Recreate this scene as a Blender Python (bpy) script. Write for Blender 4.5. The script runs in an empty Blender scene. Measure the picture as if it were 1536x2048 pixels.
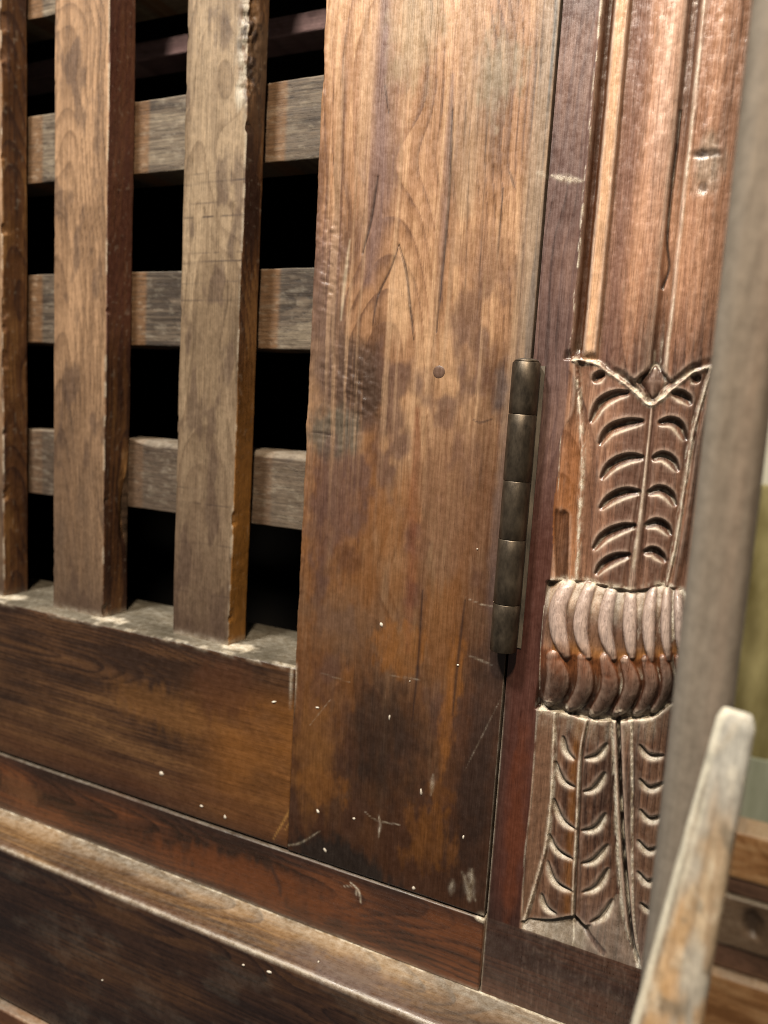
import bpy, math
import numpy as np
from mathutils import Matrix, Vector

# ------------------------------------------------------------------ camera
S = bpy.context.scene
COL = S.collection
D = 340.0                                             # mm from the lens to the door plane
RT = np.array([0.90501755, 0.42117805, 0.05960107])
UP = np.array([-0.10912408, 0.09445444, 0.98953034])
FW = np.array([-0.41113887, 0.90204623, -0.1314436])
FP = 1536.8                                           # focal length in photo pixels
cam = bpy.data.objects.new("camera", bpy.data.cameras.new("camera"))
COL.objects.link(cam)
cam.matrix_world = Matrix(((RT[0], UP[0], -FW[0], 0), (RT[1], UP[1], -FW[1], -D / 1000),
                           (RT[2], UP[2], -FW[2], 0), (0, 0, 0, 1)))
cam.data.sensor_fit = 'HORIZONTAL'
cam.data.sensor_width = 36.0
cam.data.lens = 36.0 * FP / 1536.0
cam.data.clip_start = 0.01
cam.data.clip_end = 50
cam.data.dof.use_dof = True
cam.data.dof.focus_distance = 0.338
cam.data.dof.aperture_fstop = 10.0
S.camera = cam

# ------------------------------------------------------------------ light
W = bpy.data.worlds.new("World")
S.world = W
W.use_nodes = True
W.node_tree.nodes["Background"].inputs[0].default_value = (1.0, 0.93, 0.86, 1)
W.node_tree.nodes["Background"].inputs[1].default_value = 0.085
S.view_settings.view_transform = 'Standard'
S.view_settings.look = 'None'
S.view_settings.exposure = 0.0
S.view_settings.gamma = 1.0
S.cycles.filter_width = 0.95


def lamp(name, loc, target, size, power, col):
    l = bpy.data.lights.new(name, 'AREA')
    l.shape = 'DISK'
    l.size = size
    l.energy = power
    l.color = col
    o = bpy.data.objects.new(name, l)
    COL.objects.link(o)
    o.location = loc
    d = Vector(target) - Vector(loc)
    o.rotation_euler = d.to_track_quat('-Z', 'Y').to_euler()
    return o


lamp("cool_lamp", (-0.46, -0.62, 1.02), (-0.2, 0, 0.1), 0.14, 32.0, (1.0, 0.95, 0.87))
lamp("warm_lamp", (0.03, -0.66, 0.86), (-0.15, 0, 0.1), 0.09, 19.0, (1.0, 0.84, 0.65))
lamp("background_fill", (0.55, 0.35, 1.3), (0.35, 0.9, -0.3), 0.3, 14.0, (1.0, 0.92, 0.78))  # unseen fill added to brighten the background

# ------------------------------------------------------------------ maths helpers (millimetres)
RNG = np.random.RandomState(7)
LAT = RNG.rand(256, 256)


def vnoise(u, v, seed=0):
    u = np.asarray(u, float) + seed * 17.31
    v = np.asarray(v, float) + seed * 5.77
    iu = np.floor(u).astype(int)
    iv = np.floor(v).astype(int)
    fu = u - iu
    fv = v - iv
    fu = fu * fu * (3 - 2 * fu)
    fv = fv * fv * (3 - 2 * fv)
    a = LAT[iu % 256, iv % 256]
    b = LAT[(iu + 1) % 256, iv % 256]
    c = LAT[iu % 256, (iv + 1) % 256]
    d = LAT[(iu + 1) % 256, (iv + 1) % 256]
    return (a * (1 - fu) + b * fu) * (1 - fv) + (c * (1 - fu) + d * fu) * fv


def fbm(u, v, seed=0, o=4):
    s = 0.0
    t = 0.0
    amp = 1.0
    for k in range(o):
        s = s + amp * vnoise(u * 2 ** k, v * 2 ** k, seed + 3 * k)
        t += amp
        amp *= 0.55
    return s / t


def sst(a, b, x):
    t = np.clip((np.asarray(x, float) - a) / (b - a), 0, 1)
    return t * t * (3 - 2 * t)


def at(px, py, Y=0.0):
    d = RT * (px - 768) / FP - UP * (py - 1024) / FP + FW
    return np.array([0, -D, 0]) + d * ((Y + D) / d[1])


def xz(px, py, h=0.0):
    p = at(px, py, -h)
    return p[0], p[2]


def spline(pts, n=8):
    p = np.array(pts, float)
    if len(p) < 3:
        t = np.linspace(0, 1, n + 1)[:, None]
        return p[0] * (1 - t) + p[-1] * t
    q = np.vstack([2 * p[0] - p[1], p, 2 * p[-1] - p[-2]])
    out = []
    for i in range(len(p) - 1):
        a, b, c, d = q[i:i + 4]
        for t in np.linspace(0, 1, n, endpoint=False):
            out.append(.5 * (2 * b + (c - a) * t + (2 * a - 5 * b + 4 * c - d) * t * t + (3 * b - a - 3 * c + d) * t ** 3))
    out.append(p[-1])
    return np.array(out)


def near(x, z, poly):
    """signed distance (+ on the left of travel), 0..1 position along the polyline"""
    poly = np.asarray(poly)
    L = np.hypot(*(poly[1:] - poly[:-1]).T)
    cum = np.concatenate([[0], np.cumsum(L)])
    best = np.full(x.shape, 1e9)
    sg = np.zeros(x.shape)
    tt = np.zeros(x.shape)
    for i in range(len(poly) - 1):
        a = poly[i]
        e = poly[i + 1] - a
        l2 = e @ e + 1e-12
        t = np.clip(((x - a[0]) * e[0] + (z - a[1]) * e[1]) / l2, 0, 1)
        dx = x - a[0] - t * e[0]
        dz = z - a[1] - t * e[1]
        d = np.hypot(dx, dz)
        m = d < best
        best = np.where(m, d, best)
        sg = np.where(m, e[0] * dz - e[1] * dx, sg)
        tt = np.where(m, (cum[i] + t * L[i]) / cum[-1], tt)
    return np.where(sg >= 0, best, -best), tt


def blob(x, z, cx, cz, rx, rz, ang=0.0, seed=1, rough=.5, soft=.6):
    """irregular patch with a soft edge, 0..1"""
    c, s = math.cos(ang), math.sin(ang)
    u = ((x - cx) * c + (z - cz) * s) / rx
    v = (-(x - cx) * s + (z - cz) * c) / rz
    r = np.hypot(u, v) + rough * (fbm(x / 9, z / 14, seed) - .5) * 1.3 + rough * 1.5 * (fbm(x / 3.2, z / 8, seed + 2) - .5)
    return 1 - sst(1 - soft, 1 + soft * .4, r)


def pblob(x, z, px, py, rx, rz, **k):
    cx, cz = xz(px, py)
    return blob(x, z, cx, cz, rx, rz, **k)


def line(x, z, pts, w, px=True):
    """soft thin line of width w mm through photo points on the door plane"""
    p = spline([xz(*q) for q in pts] if px else pts, 6)
    m = (x > p[:, 0].min() - 4 * w) & (x < p[:, 0].max() + 4 * w) & (z > p[:, 1].min() - 4 * w) & (z < p[:, 1].max() + 4 * w)
    out = np.zeros(x.shape)
    if m.any():
        d, t = near(x[m], z[m], p)
        ww = w * (.35 + .65 * np.sin(np.pi * np.clip(t, .04, .96)))
        out[m] = np.exp(-(d / ww) ** 2)
    return out


def mixc(c, col, f):
    f = np.clip(f, 0, 1)[..., None]
    return c * (1 - f) + np.array(col) * f


TAN = (.330, .200, .118)
MID = (.190, .092, .043)
ORG = (.190, .082, .030)
RED = (.105, .034, .017)
DRK = (.050, .022, .012)
BLK = (.020, .012, .010)
GRY = (.150, .122, .090)
PUR = (.115, .072, .060)
BLU = (.085, .078, .070)
DUST = (.50, .44, .33)


def wood(across, along, seed, dark=DRK, mid=MID, light=TAN, bias=0.0, k=1.0):
    """streaked wood colour: across and along the grain in mm"""
    a = across + 5 * (fbm(along / 110, across / 40, seed + 9, 2) - .5)
    s = fbm(a / 7.0, along / 160, seed, 4)
    f = fbm(a / 1.3, along / 70, seed + 4, 3)
    b = fbm(across / 32, along / 60, seed + 11, 3)
    c0 = 22 * (((seed * 37) % 11) / 5.0 - 1.0)
    dep = 9 + .075 * (along + 300 + 40 * (seed % 5)) + 26 * (fbm(along / 130, across / 70, seed + 15, 3) - .5)
    rg = np.hypot(a - across.mean() - c0 + 2.2 * (fbm(across / 9, along / 45, seed + 17, 3) - .5), dep) / (2.1 + .9 * ((seed * 13) % 7) / 7)
    saw = rg - np.floor(rg)
    saw = saw ** 3 * (1 - sst(.93, 1.0, saw)) * (.35 + 1.1 * fbm(across / 14, along / 60, seed + 19, 2))
    t = .5 + k * (.75 * (s - .5) + .45 * (f - .5) + 1.0 * (b - .5) - .42 * saw) + .06 * k + bias
    c = mixc(np.broadcast_to(np.array(dark), t.shape + (3,)), mid, sst(.12, .5, t))
    return mixc(c, light, sst(.5, .86, t))


# ------------------------------------------------------------------ scene helpers
def empty(name, loc, label, cat, group=None):
    o = bpy.data.objects.new(name, None)
    COL.objects.link(o)
    o.location = loc
    o.empty_display_size = .02
    o['label'] = label
    o['category'] = cat
    o['kind'] = 'thing'
    if group:
        o['group'] = group
    return o


def tag(o, label=None, cat=None, group=None, kind=None):
    if label:
        o['label'] = label
    if cat:
        o['category'] = cat
        o['kind'] = 'thing'
    if group:
        o['group'] = group
    if kind:
        o['kind'] = kind
    return o


def to_mesh(name, verts, faces, mat, parent=None, tint=None, dust=None, smooth=True):
    """verts in mm (world); object origin follows the parent"""
    v = np.asarray(verts, float) / 1000.0
    off = Vector((0, 0, 0))
    if parent is not None:
        o = parent
        while o is not None:
            off = off + o.location
            o = o.parent
    v = v - np.array(off)
    me = bpy.data.meshes.new(name)
    if isinstance(faces, np.ndarray):
        quads, extra = faces, []
    else:
        quads, extra = faces
    nl = quads.size + sum(len(e) for e in extra)
    me.vertices.add(len(v))
    me.vertices.foreach_set('co', v.astype(np.float32).ravel())
    me.loops.add(nl)
    idx = np.concatenate([quads.ravel()] + [np.array(e) for e in extra]).astype(np.int32)
    me.loops.foreach_set('vertex_index', idx)
    npoly = len(quads) + len(extra)
    me.polygons.add(npoly)
    tot = np.concatenate([np.full(len(quads), 4), [len(e) for e in extra]]).astype(np.int32)
    st = np.concatenate([[0], np.cumsum(tot)[:-1]]).astype(np.int32)
    me.polygons.foreach_set('loop_start', st)
    me.polygons.foreach_set('loop_total', tot)
    me.polygons.foreach_set('use_smooth', np.full(npoly, smooth))
    if tint is not None:
        a = me.attributes.new('tint', 'FLOAT_COLOR', 'POINT')
        c = np.ones((len(v), 4), np.float32)
        lum = np.asarray(tint) @ np.array([.3, .6, .1])
        c[:, :3] = np.clip(lum[:, None] + 1.16 * (tint - lum[:, None]), .002, .9)
        a.data.foreach_set('color', c.ravel())
        a = me.attributes.new('dust', 'FLOAT', 'POINT')
        a.data.foreach_set('value', np.clip(dust if dust is not None else np.zeros(len(v)), 0, 1).astype(np.float32))
    me.update(calc_edges=True)
    me.validate()
    if mat:
        me.materials.append(mat)
    o = bpy.data.objects.new(name, me)
    COL.objects.link(o)
    if parent is not None:
        o.parent = parent
    return o


def rect_loop(a0, a1, b0, b1, r, steps):
    """rounded rectangle, sides sampled at steps=(b0 side, a1 side, b1 side, a0 side); returns points, normals"""
    P, N = [], []
    cs = [((a0 + r, b0), (a1 - r, b0), (0, -1)), ((a1, b0 + r), (a1, b1 - r), (1, 0)),
          ((a1 - r, b1), (a0 + r, b1), (0, 1)), ((a0, b1 - r), (a0, b0 + r), (-1, 0))]
    cc = [(a1 - r, b0 + r), (a1 - r, b1 - r), (a0 + r, b1 - r), (a0 + r, b0 + r)]
    for i, (s, e, n) in enumerate(cs):
        L = math.hypot(e[0] - s[0], e[1] - s[1])
        k = max(1, int(L / steps[i]))
        for j in range(k + 1):
            t = j / k
            P.append((s[0] + (e[0] - s[0]) * t, s[1] + (e[1] - s[1]) * t))
            N.append(n)
        n2 = cs[(i + 1) % 4][2]
        for j in range(1, 4):
            t = j / 4 * math.pi / 2
            d = (n[0] * math.cos(t) + n2[0] * math.sin(t), n[1] * math.cos(t) + n2[1] * math.sin(t))
            P.append((cc[i][0] + r * d[0], cc[i][1] + r * d[1]))
            N.append(d)
    return np.array(P), np.array(N)


def sweep(name, axis, lo, hi, step, loop, mat, parent, paint, shift=None):
    """a board swept along Z or X.  loop gives (X,Y) for axis Z and (Z,Y) for axis X"""
    P, N = loop
    n = max(2, int((hi - lo) / step) + 1)
    L = np.linspace(lo, hi, n)
    m = len(P)
    a = np.broadcast_to(P[None, :, 0], (n, m)).ravel()
    y = np.broadcast_to(P[None, :, 1], (n, m)).ravel()
    na = np.broadcast_to(N[None, :, 0], (n, m)).ravel()
    ny = np.broadcast_to(N[None, :, 1], (n, m)).ravel()
    l = np.repeat(L, m)
    if axis == 'Z':
        x, z, nx, nz = a, l, na, 0 * na
    else:
        x, z, nx, nz = l, a, 0 * na, na
    if shift is not None:
        dx, dy, dz = shift(x, y, z, nx, ny, nz)
    else:
        dx = dy = dz = 0
    tint, dust = paint(x, y, z, nx, ny, nz)
    v = np.stack([x + dx, y + dy, z + dz], 1)
    i = np.arange(n - 1)[:, None] * m
    j = np.arange(m)[None, :]
    k = (np.arange(m) + 1)[None, :] % m
    q = np.stack([i + j, i + k, i + m + k, i + m + j], -1).reshape(-1, 4)
    caps = [list(range(m))[::-1], list(range((n - 1) * m, n * m))]
    if axis == 'X':
        q = q[:, ::-1]
        caps = [c[::-1] for c in caps]
    return to_mesh(name, v, (q, caps), mat, parent, tint, dust)


# ------------------------------------------------------------------ materials
def nd(t, typ, **k):
    n = t.nodes.new(typ)
    for a, b in k.items():
        setattr(n, a, b)
    return n


def wood_material(name, axis, rough=.42, fibre=1.0, bump=.35, spec=.5):
    m = bpy.data.materials.new(name)
    m.use_nodes = True
    t = m.node_tree
    ln = t.links.new
    bs = t.nodes['Principled BSDF']
    co = nd(t, 'ShaderNodeTexCoord')

    def noise(sc, detail, rgh=.55, dist=0.0):
        mp = nd(t, 'ShaderNodeMapping')
        s = [sc[1]] * 3
        s['XYZ'.index(axis)] = sc[0]
        mp.inputs['Scale'].default_value = s
        ln(co.outputs['Object'], mp.inputs['Vector'])
        n = nd(t, 'ShaderNodeTexNoise')
        n.inputs['Scale'].default_value = 1.0
        n.inputs['Detail'].default_value = detail
        n.inputs['Roughness'].default_value = rgh
        n.inputs['Distortion'].default_value = dist
        ln(mp.outputs['Vector'], n.inputs['Vector'])
        return n.outputs['Fac']

    def mr(x, a, b, c, d):
        n = nd(t, 'ShaderNodeMapRange')
        n.inputs[1].default_value = a
        n.inputs[2].default_value = b
        n.inputs[3].default_value = c
        n.inputs[4].default_value = d
        ln(x, n.inputs[0])
        return n.outputs[0]

    def mth(op, a, b):
        n = nd(t, 'ShaderNodeMath', operation=op)
        for i, v in enumerate((a, b)):
            if isinstance(v, (int, float)):
                n.inputs[i].default_value = v
            else:
                ln(v, n.inputs[i])
        return n.outputs[0]

    at_ = nd(t, 'ShaderNodeAttribute', attribute_name='tint')
    du = nd(t, 'ShaderNodeAttribute', attribute_name='dust')
    fib = noise((45, 1500), 4, .6, .4)
    pore = noise((140, 2600), 2, .5)
    mott = noise((260, 320), 4, .65)
    grit = noise((1900, 1900), 3, .6)
    f = mth('MULTIPLY', mr(fib, .25, .75, 1 - .42 * fibre, 1 + .38 * fibre), mr(mott, .3, .7, .84, 1.16))
    f = mth('MULTIPLY', f, mr(pore, .30, .40, 1 - .35 * fibre, 1.0))
    mul = nd(t, 'ShaderNodeVectorMath', operation='SCALE')
    ln(at_.outputs['Color'], mul.inputs[0])
    ln(f, mul.inputs['Scale'])
    dn = mth('MULTIPLY', du.outputs['Fac'], mr(grit, .3, .62, .45, 1.25))
    dn = mth('MINIMUM', mth('MULTIPLY', dn, mr(mott, .3, .6, .8, 1.1)), 1.0)
    dcol = nd(t, 'ShaderNodeMix', data_type='RGBA')
    dcol.inputs['A'].default_value = (.36, .29, .19, 1)
    dcol.inputs['B'].default_value = (.58, .54, .45, 1)
    ln(mr(mott, .3, .7, 0, 1), dcol.inputs['Factor'])
    mx = nd(t, 'ShaderNodeMix', data_type='RGBA')
    ln(dn, mx.inputs['Factor'])
    ln(mul.outputs[0], mx.inputs['A'])
    ln(dcol.outputs['Result'], mx.inputs['B'])
    ln(mx.outputs['Result'], bs.inputs['Base Color'])
    r = mth('ADD', mr(mott, .25, .75, rough - .12, rough + .16), mth('MULTIPLY', dn, .45))
    r = mth('ADD', r, mr(fib, .3, .7, -.06, .08))
    ln(r, bs.inputs['Roughness'])
    bs.inputs['Specular IOR Level'].default_value = spec
    h = mth('ADD', mth('MULTIPLY', fib, .5), mth('MULTIPLY', mr(pore, .28, .42, 0, 1), .5))
    h = mth('ADD', h, mth('MULTIPLY', mott, .8))
    h = mth('ADD', h, mth('MULTIPLY', mth('MULTIPLY', grit, dn), 1.3))
    bp = nd(t, 'ShaderNodeBump')
    bp.inputs['Strength'].default_value = bump
    bp.inputs['Distance'].default_value = .0006
    ln(h, bp.inputs['Height'])
    ln(bp.outputs['Normal'], bs.inputs['Normal'])
    return m


def plain_material(name, c1, c2, scale, rough, metal=0.0, bump=.2, stretch=(1, 1, 1)):
    m = bpy.data.materials.new(name)
    m.use_nodes = True
    t = m.node_tree
    bs = t.nodes['Principled BSDF']
    co = nd(t, 'ShaderNodeTexCoord')
    mp = nd(t, 'ShaderNodeMapping')
    mp.inputs['Scale'].default_value = stretch
    t.links.new(co.outputs['Object'], mp.inputs['Vector'])
    n = nd(t, 'ShaderNodeTexNoise')
    n.inputs['Scale'].default_value = scale
    n.inputs['Detail'].default_value = 6
    n.inputs['Roughness'].default_value = .65
    t.links.new(mp.outputs['Vector'], n.inputs['Vector'])
    cr = nd(t, 'ShaderNodeValToRGB')
    cr.color_ramp.elements[0].position = .32
    cr.color_ramp.elements[1].position = .68
    cr.color_ramp.elements[0].color = (*c1, 1)
    cr.color_ramp.elements[1].color = (*c2, 1)
    t.links.new(n.outputs['Fac'], cr.inputs['Fac'])
    t.links.new(cr.outputs['Color'], bs.inputs['Base Color'])
    mr = nd(t, 'ShaderNodeMapRange')
    mr.inputs[3].default_value = rough - .1
    mr.inputs[4].default_value = rough + .15
    t.links.new(n.outputs['Fac'], mr.inputs[0])
    t.links.new(mr.outputs[0], bs.inputs['Roughness'])
    bs.inputs['Metallic'].default_value = metal
    bp = nd(t, 'ShaderNodeBump')
    bp.inputs['Strength'].default_value = bump
    bp.inputs['Distance'].default_value = .0006
    t.links.new(n.outputs['Fac'], bp.inputs['Height'])
    t.links.new(bp.outputs['Normal'], bs.inputs['Normal'])
    return m


M_V = wood_material("wood_vertical_grain", 'Z', .35, .6, .28)
M_SLAT = wood_material("wood_rough_slat", 'Z', .55, .7, .45, .35)
M_H = wood_material("wood_horizontal_grain", 'X', .34, .6, .25)
M_LEDGE = wood_material("wood_waxed_ledge", 'X', .25, .6, .2, .6)
M_BAR = wood_material("wood_rough_bar", 'X', .62, 1.1, .5, .3)
M_CARVE = wood_material("wood_carved", 'Z', .30, .75, .3, .6)
M_CHIP = plain_material("plaster_chip", (.26, .22, .17), (.62, .58, .50), 420, .85)
M_STEEL = plain_material("old_steel", (.030, .024, .018), (.115, .090, .063), 190, .40, .75, .3, (1, 1, .5))
M_LEAF = plain_material("dusty_steel", (.020, .016, .012), (.15, .12, .085), 160, .7, .1, .4, (1, 1, .3))
M_DARK = plain_material("dark_interior", (.0035, .003, .003), (.007, .006, .005), 30, .9)  # near-black colour stands in for the unlit inside

# ------------------------------------------------------------------ setting: cabinet inside and room behind
def box(name, x0, x1, y0, y1, z0, z1, mat, parent=None):
    v = [(x, y, z) for x in (x0, x1) for y in (y0, y1) for z in (z0, z1)]
    f = np.array([(0, 1, 3, 2), (4, 6, 7, 5), (0, 4, 5, 1), (2, 3, 7, 6), (0, 2, 6, 4), (1, 5, 7, 3)])
    return to_mesh(name, v, f, mat, parent, smooth=False)


carcass = empty("carcass_light_block", (-.45, .3, -.6), "near-black box added behind the lattice to block light, standing for the hollow cabinet", "cabinet")
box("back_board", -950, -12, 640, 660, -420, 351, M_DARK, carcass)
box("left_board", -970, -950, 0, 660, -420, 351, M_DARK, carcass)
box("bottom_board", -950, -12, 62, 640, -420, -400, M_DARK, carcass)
box("top_light_block", -950, -12, 0, 640, 331, 351, M_DARK, carcass)  # unseen, added to keep light out from above
box("front_light_block", -950, -640.5, 2, 22, -400, 330, M_DARK, carcass)  # unseen, added to keep light out at the left

# ------------------------------------------------------------------ the lattice door
door = empty("lattice_door", (-.25, .02, -.242), "old brown wooden door with an open slat lattice and a wide right stile", "door")
X_ST0, X_ST1 = -201.0, -88.3
Z_RAIL = -138.0
Z_BOT = -241.6


def paint_stile(x, y, z, nx, ny, nz):
    c = wood(x, z, 3, (.095, .051, .031), (.205, .118, .070), (.32, .205, .128), .10, 1.05)
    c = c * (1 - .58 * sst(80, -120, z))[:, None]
    low = sst(-60, -215, z)
    c = mixc(c, (.125, .055, .022), .75 * sst(60, -70, z) * sst(.3, .7, fbm(x / 12, z / 50, 21)))
    c = mixc(c, (.065, .038, .030), .75 * sst(.50, .66, fbm(x / 17, z / 30, 23)) * sst(110, 20, z))
    # grey-purple bands down the upper half
    for pts, w, col, f in (([(770, 0), (760, 350), (735, 560)], 8.5, PUR, 1.0), 
                           ([(905, 150), (880, 600)], 2.2, PUR, .6), ([(950, 120), (930, 420)], 10, GRY, .35),
                           ([(985, 700), (960, 1100), (940, 1500), (930, 1800)], 9, DRK, .75), ([(860, 900), (835, 1350)], 2.6, DRK, .7),
                           ([(835, 820), (815, 1300)], 4, RED, .5), ([(1000, 1300), (975, 1840)], 7, BLK, .85)):
        c = mixc(c, col, f * line(x, z, pts, w) * (.6 + .8 * fbm(x / 2.5, z / 50, 31)))
    eb = np.exp(-((x - X_ST1) / 9.0) ** 4) * (.7 + .5 * fbm(x / 4, z / 40, 33))
    c = mixc(c, (.075, .070, .064), .9 * eb * sst(-40, 40, z))
    c = mixc(c, (.030, .020, .016), .85 * eb * sst(20, -30, z))
    # burl, chisel patch and worn grey knot on the lattice edge
    c = mixc(c, (.036, .021, .014), .95 * pblob(x, z, 712, 765, 17, 24, ang=.4, seed=2, rough=.35, soft=.5))
    c = mixc(c, (.055, .034, .025), .8 * pblob(x, z, 665, 735, 14, 20, seed=27, rough=.5))
    c = mixc(c, PUR, .7 * pblob(x, z, 655, 560, 9, 40, seed=4))
    c = mixc(c, (.066, .057, .045), .9 * pblob(x, z, 662, 868, 17, 16, seed=5, rough=.4, soft=.4))
    c = mixc(c, (.060, .034, .028), .8 * pblob(x, z, 665, 1010, 20, 34, seed=6))
    c = mixc(c, (.075, .048, .036), .7 * pblob(x, z, 650, 680, 14, 44, seed=26))
    c = mixc(c, DRK, .6 * pblob(x, z, 700, 1120, 9, 8, seed=16))
    c = mixc(c, (.20, .175, .13), .55 * pblob(x, z, 1005, 130, 12, 18, seed=8, rough=.8))
    c = mixc(c, (.35, .235, .15), .6 * pblob(x, z, 800, 600, 7, 24, seed=9, rough=.3))
    c = mixc(c, (.11, .07, .045), .55 * pblob(x, z, 690, 1250, 30, 22, seed=10))
    # dark varnish over the lower end, worn through to orange in patches
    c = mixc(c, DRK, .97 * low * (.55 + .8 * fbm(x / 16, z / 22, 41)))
    c = mixc(c, (.018, .011, .008), .85 * pblob(x, z, 770, 1475, 27, 42, seed=11, rough=.55, soft=.8) * (.55 + .7 * fbm(x / 5, z / 30, 48)))
    c = mixc(c, (.018, .012, .010), .7 * pblob(x, z, 950, 1560, 12, 70, seed=28, rough=.6, soft=.8))
    c = mixc(c, (.016, .012, .010), .9 * pblob(x, z, 690, 1735, 34, 15, seed=12, ang=-.2, soft=.4))
    for px, py, rx, rz, f in ((900, 1400, 5, 34, .7), (650, 1570, 14, 10, .75), (855, 1670, 14, 20, .75), (800, 1290, 16, 14, .7), (690, 1380, 6, 20, .3), (880, 1590, 8, 9, .5)):
        c = mixc(c, (.145, .062, .022), f * pblob(x, z, px, py, rx, rz, seed=int(px), rough=.9, soft=.4) * (.30 + .95 * fbm(x / 3, z / 9, 52)))
    c = mixc(c, (.14, .085, .055), .45 * sst(.60, .72, fbm((x + 2.5 * fbm(z / 60, x / 30, 44)) / 2.6, z / 120, 45, 3)) * (.5 + .8 * fbm(x / 20, z / 40, 46)) * sst(-90, -10, z))
    c = mixc(c, (.34, .235, .155), .35 * sst(.62, .74, fbm((x + 2.5 * fbm(z / 60, x / 30, 44)) / 3.1, z / 150, 47, 3)) * sst(-60, 20, z))
    c = mixc(c, (.21, .165, .11), .55 * pblob(x, z, 830, 60, 16, 26, seed=13, rough=.7))
    c = mixc(c, (.035, .028, .028), .75 * pblob(x, z, 1003, 775, 4.5, 15, seed=14, rough=.5))
    c = mixc(c, (.07, .05, .045), .6 * pblob(x, z, 1000, 1010, 4, 60, seed=18, rough=.5))
    c = mixc(c, (.12, .065, .04), .5 * pblob(x, z, 900, 1000, 20, 40, seed=19, rough=.8))
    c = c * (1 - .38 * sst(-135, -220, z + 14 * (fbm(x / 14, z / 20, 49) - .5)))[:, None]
    c = mixc(c, (.125, .060, .024), .75 * pblob(x, z, 628, 1500, 15, 36, seed=29, rough=.6, soft=.8) * (.4 + .8 * fbm(x / 9, z / 9, 50)))
    # cracks and thin dark lines in the grain
    for pts, w, f in (([(905, 219), (896, 420), (873, 664)], .7, .85), ([(756, 352), (742, 440), (725, 508)], .8, .9), ([(1006, 375), (1000, 450), (993, 530)], .5, .8),
                      ([(1018, 340), (1030, 378)], .6, .7), ([(798, 490), (780, 540), (757, 590), (745, 650)], .6, .8), ([(798, 490), (812, 540), (820, 610), (828, 680)], .7, .85),
                      ([(965, 900), (958, 980)], .5, .5), ([(770, 170), (778, 230)], .5, .8), ([(940, 240), (930, 600)], .4, .5), ([(975, 230), (955, 640)], .4, .45),
                      ([(618, 865), (640, 866), (668, 872)], .5, .8), ([(985, 838), (960, 845), (945, 838)], .5, .7), ([(930, 1200), (915, 1330), (905, 1430)], .9, .8),
                      ([(845, 1180), (838, 1300), (825, 1440)], .7, .8)):
        c = mixc(c, BLK, f * line(x, z, pts, w))
    c = mixc(c, (.55, .48, .36), .35 * line(x, z, [(700, 480), (690, 560), (682, 640)], 1.0))
    # scratches
    dust = np.zeros(x.shape)
    for pts, w, f in (([(565, 1692), (600, 1686), (640, 1662)], .55, .5), ([(728, 1622), (752, 1640), (800, 1650)], .35, .6), ([(757, 1630), (760, 1650), (757, 1675)], .6, .8),
                      ([(930, 1195), (975, 1212), (1030, 1212)], .25, .5), ([(935, 1310), (985, 1330)], .5, .35), ([(905, 1760), (902, 1790)], 1.4, .45), ([(942, 1740), (938, 1800)], 2.2, .55),
                      ([(925, 1745), (950, 1800)], 1.5, .4), ([(866, 1550), (862, 1590)], 1.0, .5), ([(620, 1450), (660, 1400)], .3, .3), ([(780, 1350), (840, 1360)], .3, .3),
                      ([(640, 1345), (700, 1365)], .3, .25), ([(930, 1540), (1000, 1400)], .3, .25)):
        dust = np.maximum(dust, .7 * f * line(x, z, pts, w) * (.35 + .65 * sst(.25, .7, vnoise(x * .9, z * .35, 5))))
    dust = np.maximum(dust, .55 * np.exp(-((x - X_ST0) / 1.0) ** 2) * sst(-134, -140, z) * sst(-165, -145, z))
    dust = np.maximum(dust, .30 * sst(.1, .5, nx) * (y < 4) * sst(-105, -125, z) * fbm(z / 8, y, 77))
    dust = np.maximum(dust, .22 * line(x, z, [(1075, 345), (1095, 352)], 1.4))  # painted lamp glint running towards the gap
    dust = np.maximum(dust, .5 * np.exp(-((z - Z_BOT) / 1.6) ** 2) * sst(-93, -89, x))
    return c, dust


def shift_stile(x, y, z, nx, ny, nz):
    fr = np.clip(-ny, 0, 1)
    d = .55 * (fbm(x / 30, z / 90, 61) - .5) + .22 * (fbm(x / 3, z / 60, 62) - .5)
    rip = pblob(x, z, 660, 520, 9, 36, seed=4, soft=.8) + pblob(x, z, 705, 765, 18, 26, ang=.4, seed=2, rough=.35, soft=.8)
    d = d + np.clip(rip, 0, 1) * 1.3 * (fbm(x / 3.4 + 1.5 * fbm(x / 6, z / 9, 70), z / 2.1 + .12 * x, 64, 3) - .5)
    kn = pblob(x, z, 665, 870, 18, 20, seed=5)
    d = d + kn * 1.0 * (fbm(x / 8, z / 5, 65) - .5)
    for pts, w, q in (([(905, 219), (896, 420), (873, 664)], .7, .5), ([(756, 352), (742, 440), (725, 508)], .8, .6), ([(798, 490), (780, 540), (757, 590)], .7, .4),
                      ([(798, 490), (812, 540), (820, 610)], .7, .5), ([(618, 865), (640, 866), (668, 872)], .5, .5)):
        d = d - q * line(x, z, pts, w)
    edge = (nx < -.3) * (.9 * (fbm(z / 14, y / 30, 67) - .5) * 2 + .5 * (fbm(z / 3, y / 9, 68) - .5))
    near_edge = np.exp(-((x - X_ST0) / 3.0) ** 2) * fr
    ex = edge - near_edge * .5 * (fbm(z / 14, 0 * z, 67) - .5)
    return ex, -d * fr + near_edge * .9 * (fbm(z / 5, x / 4, 69) - .35), 0 * d


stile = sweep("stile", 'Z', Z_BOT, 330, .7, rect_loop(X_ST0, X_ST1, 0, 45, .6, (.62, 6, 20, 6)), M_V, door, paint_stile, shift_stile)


def paint_far(x, y, z, nx, ny, nz):
    c = wood(x, z, 23, (.060, .034, .021), (.130, .075, .044), (.22, .135, .082), 0, 1.1)
    return mixc(c, DRK, .8 * sst(-60, -215, z)), 0 * x


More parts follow.
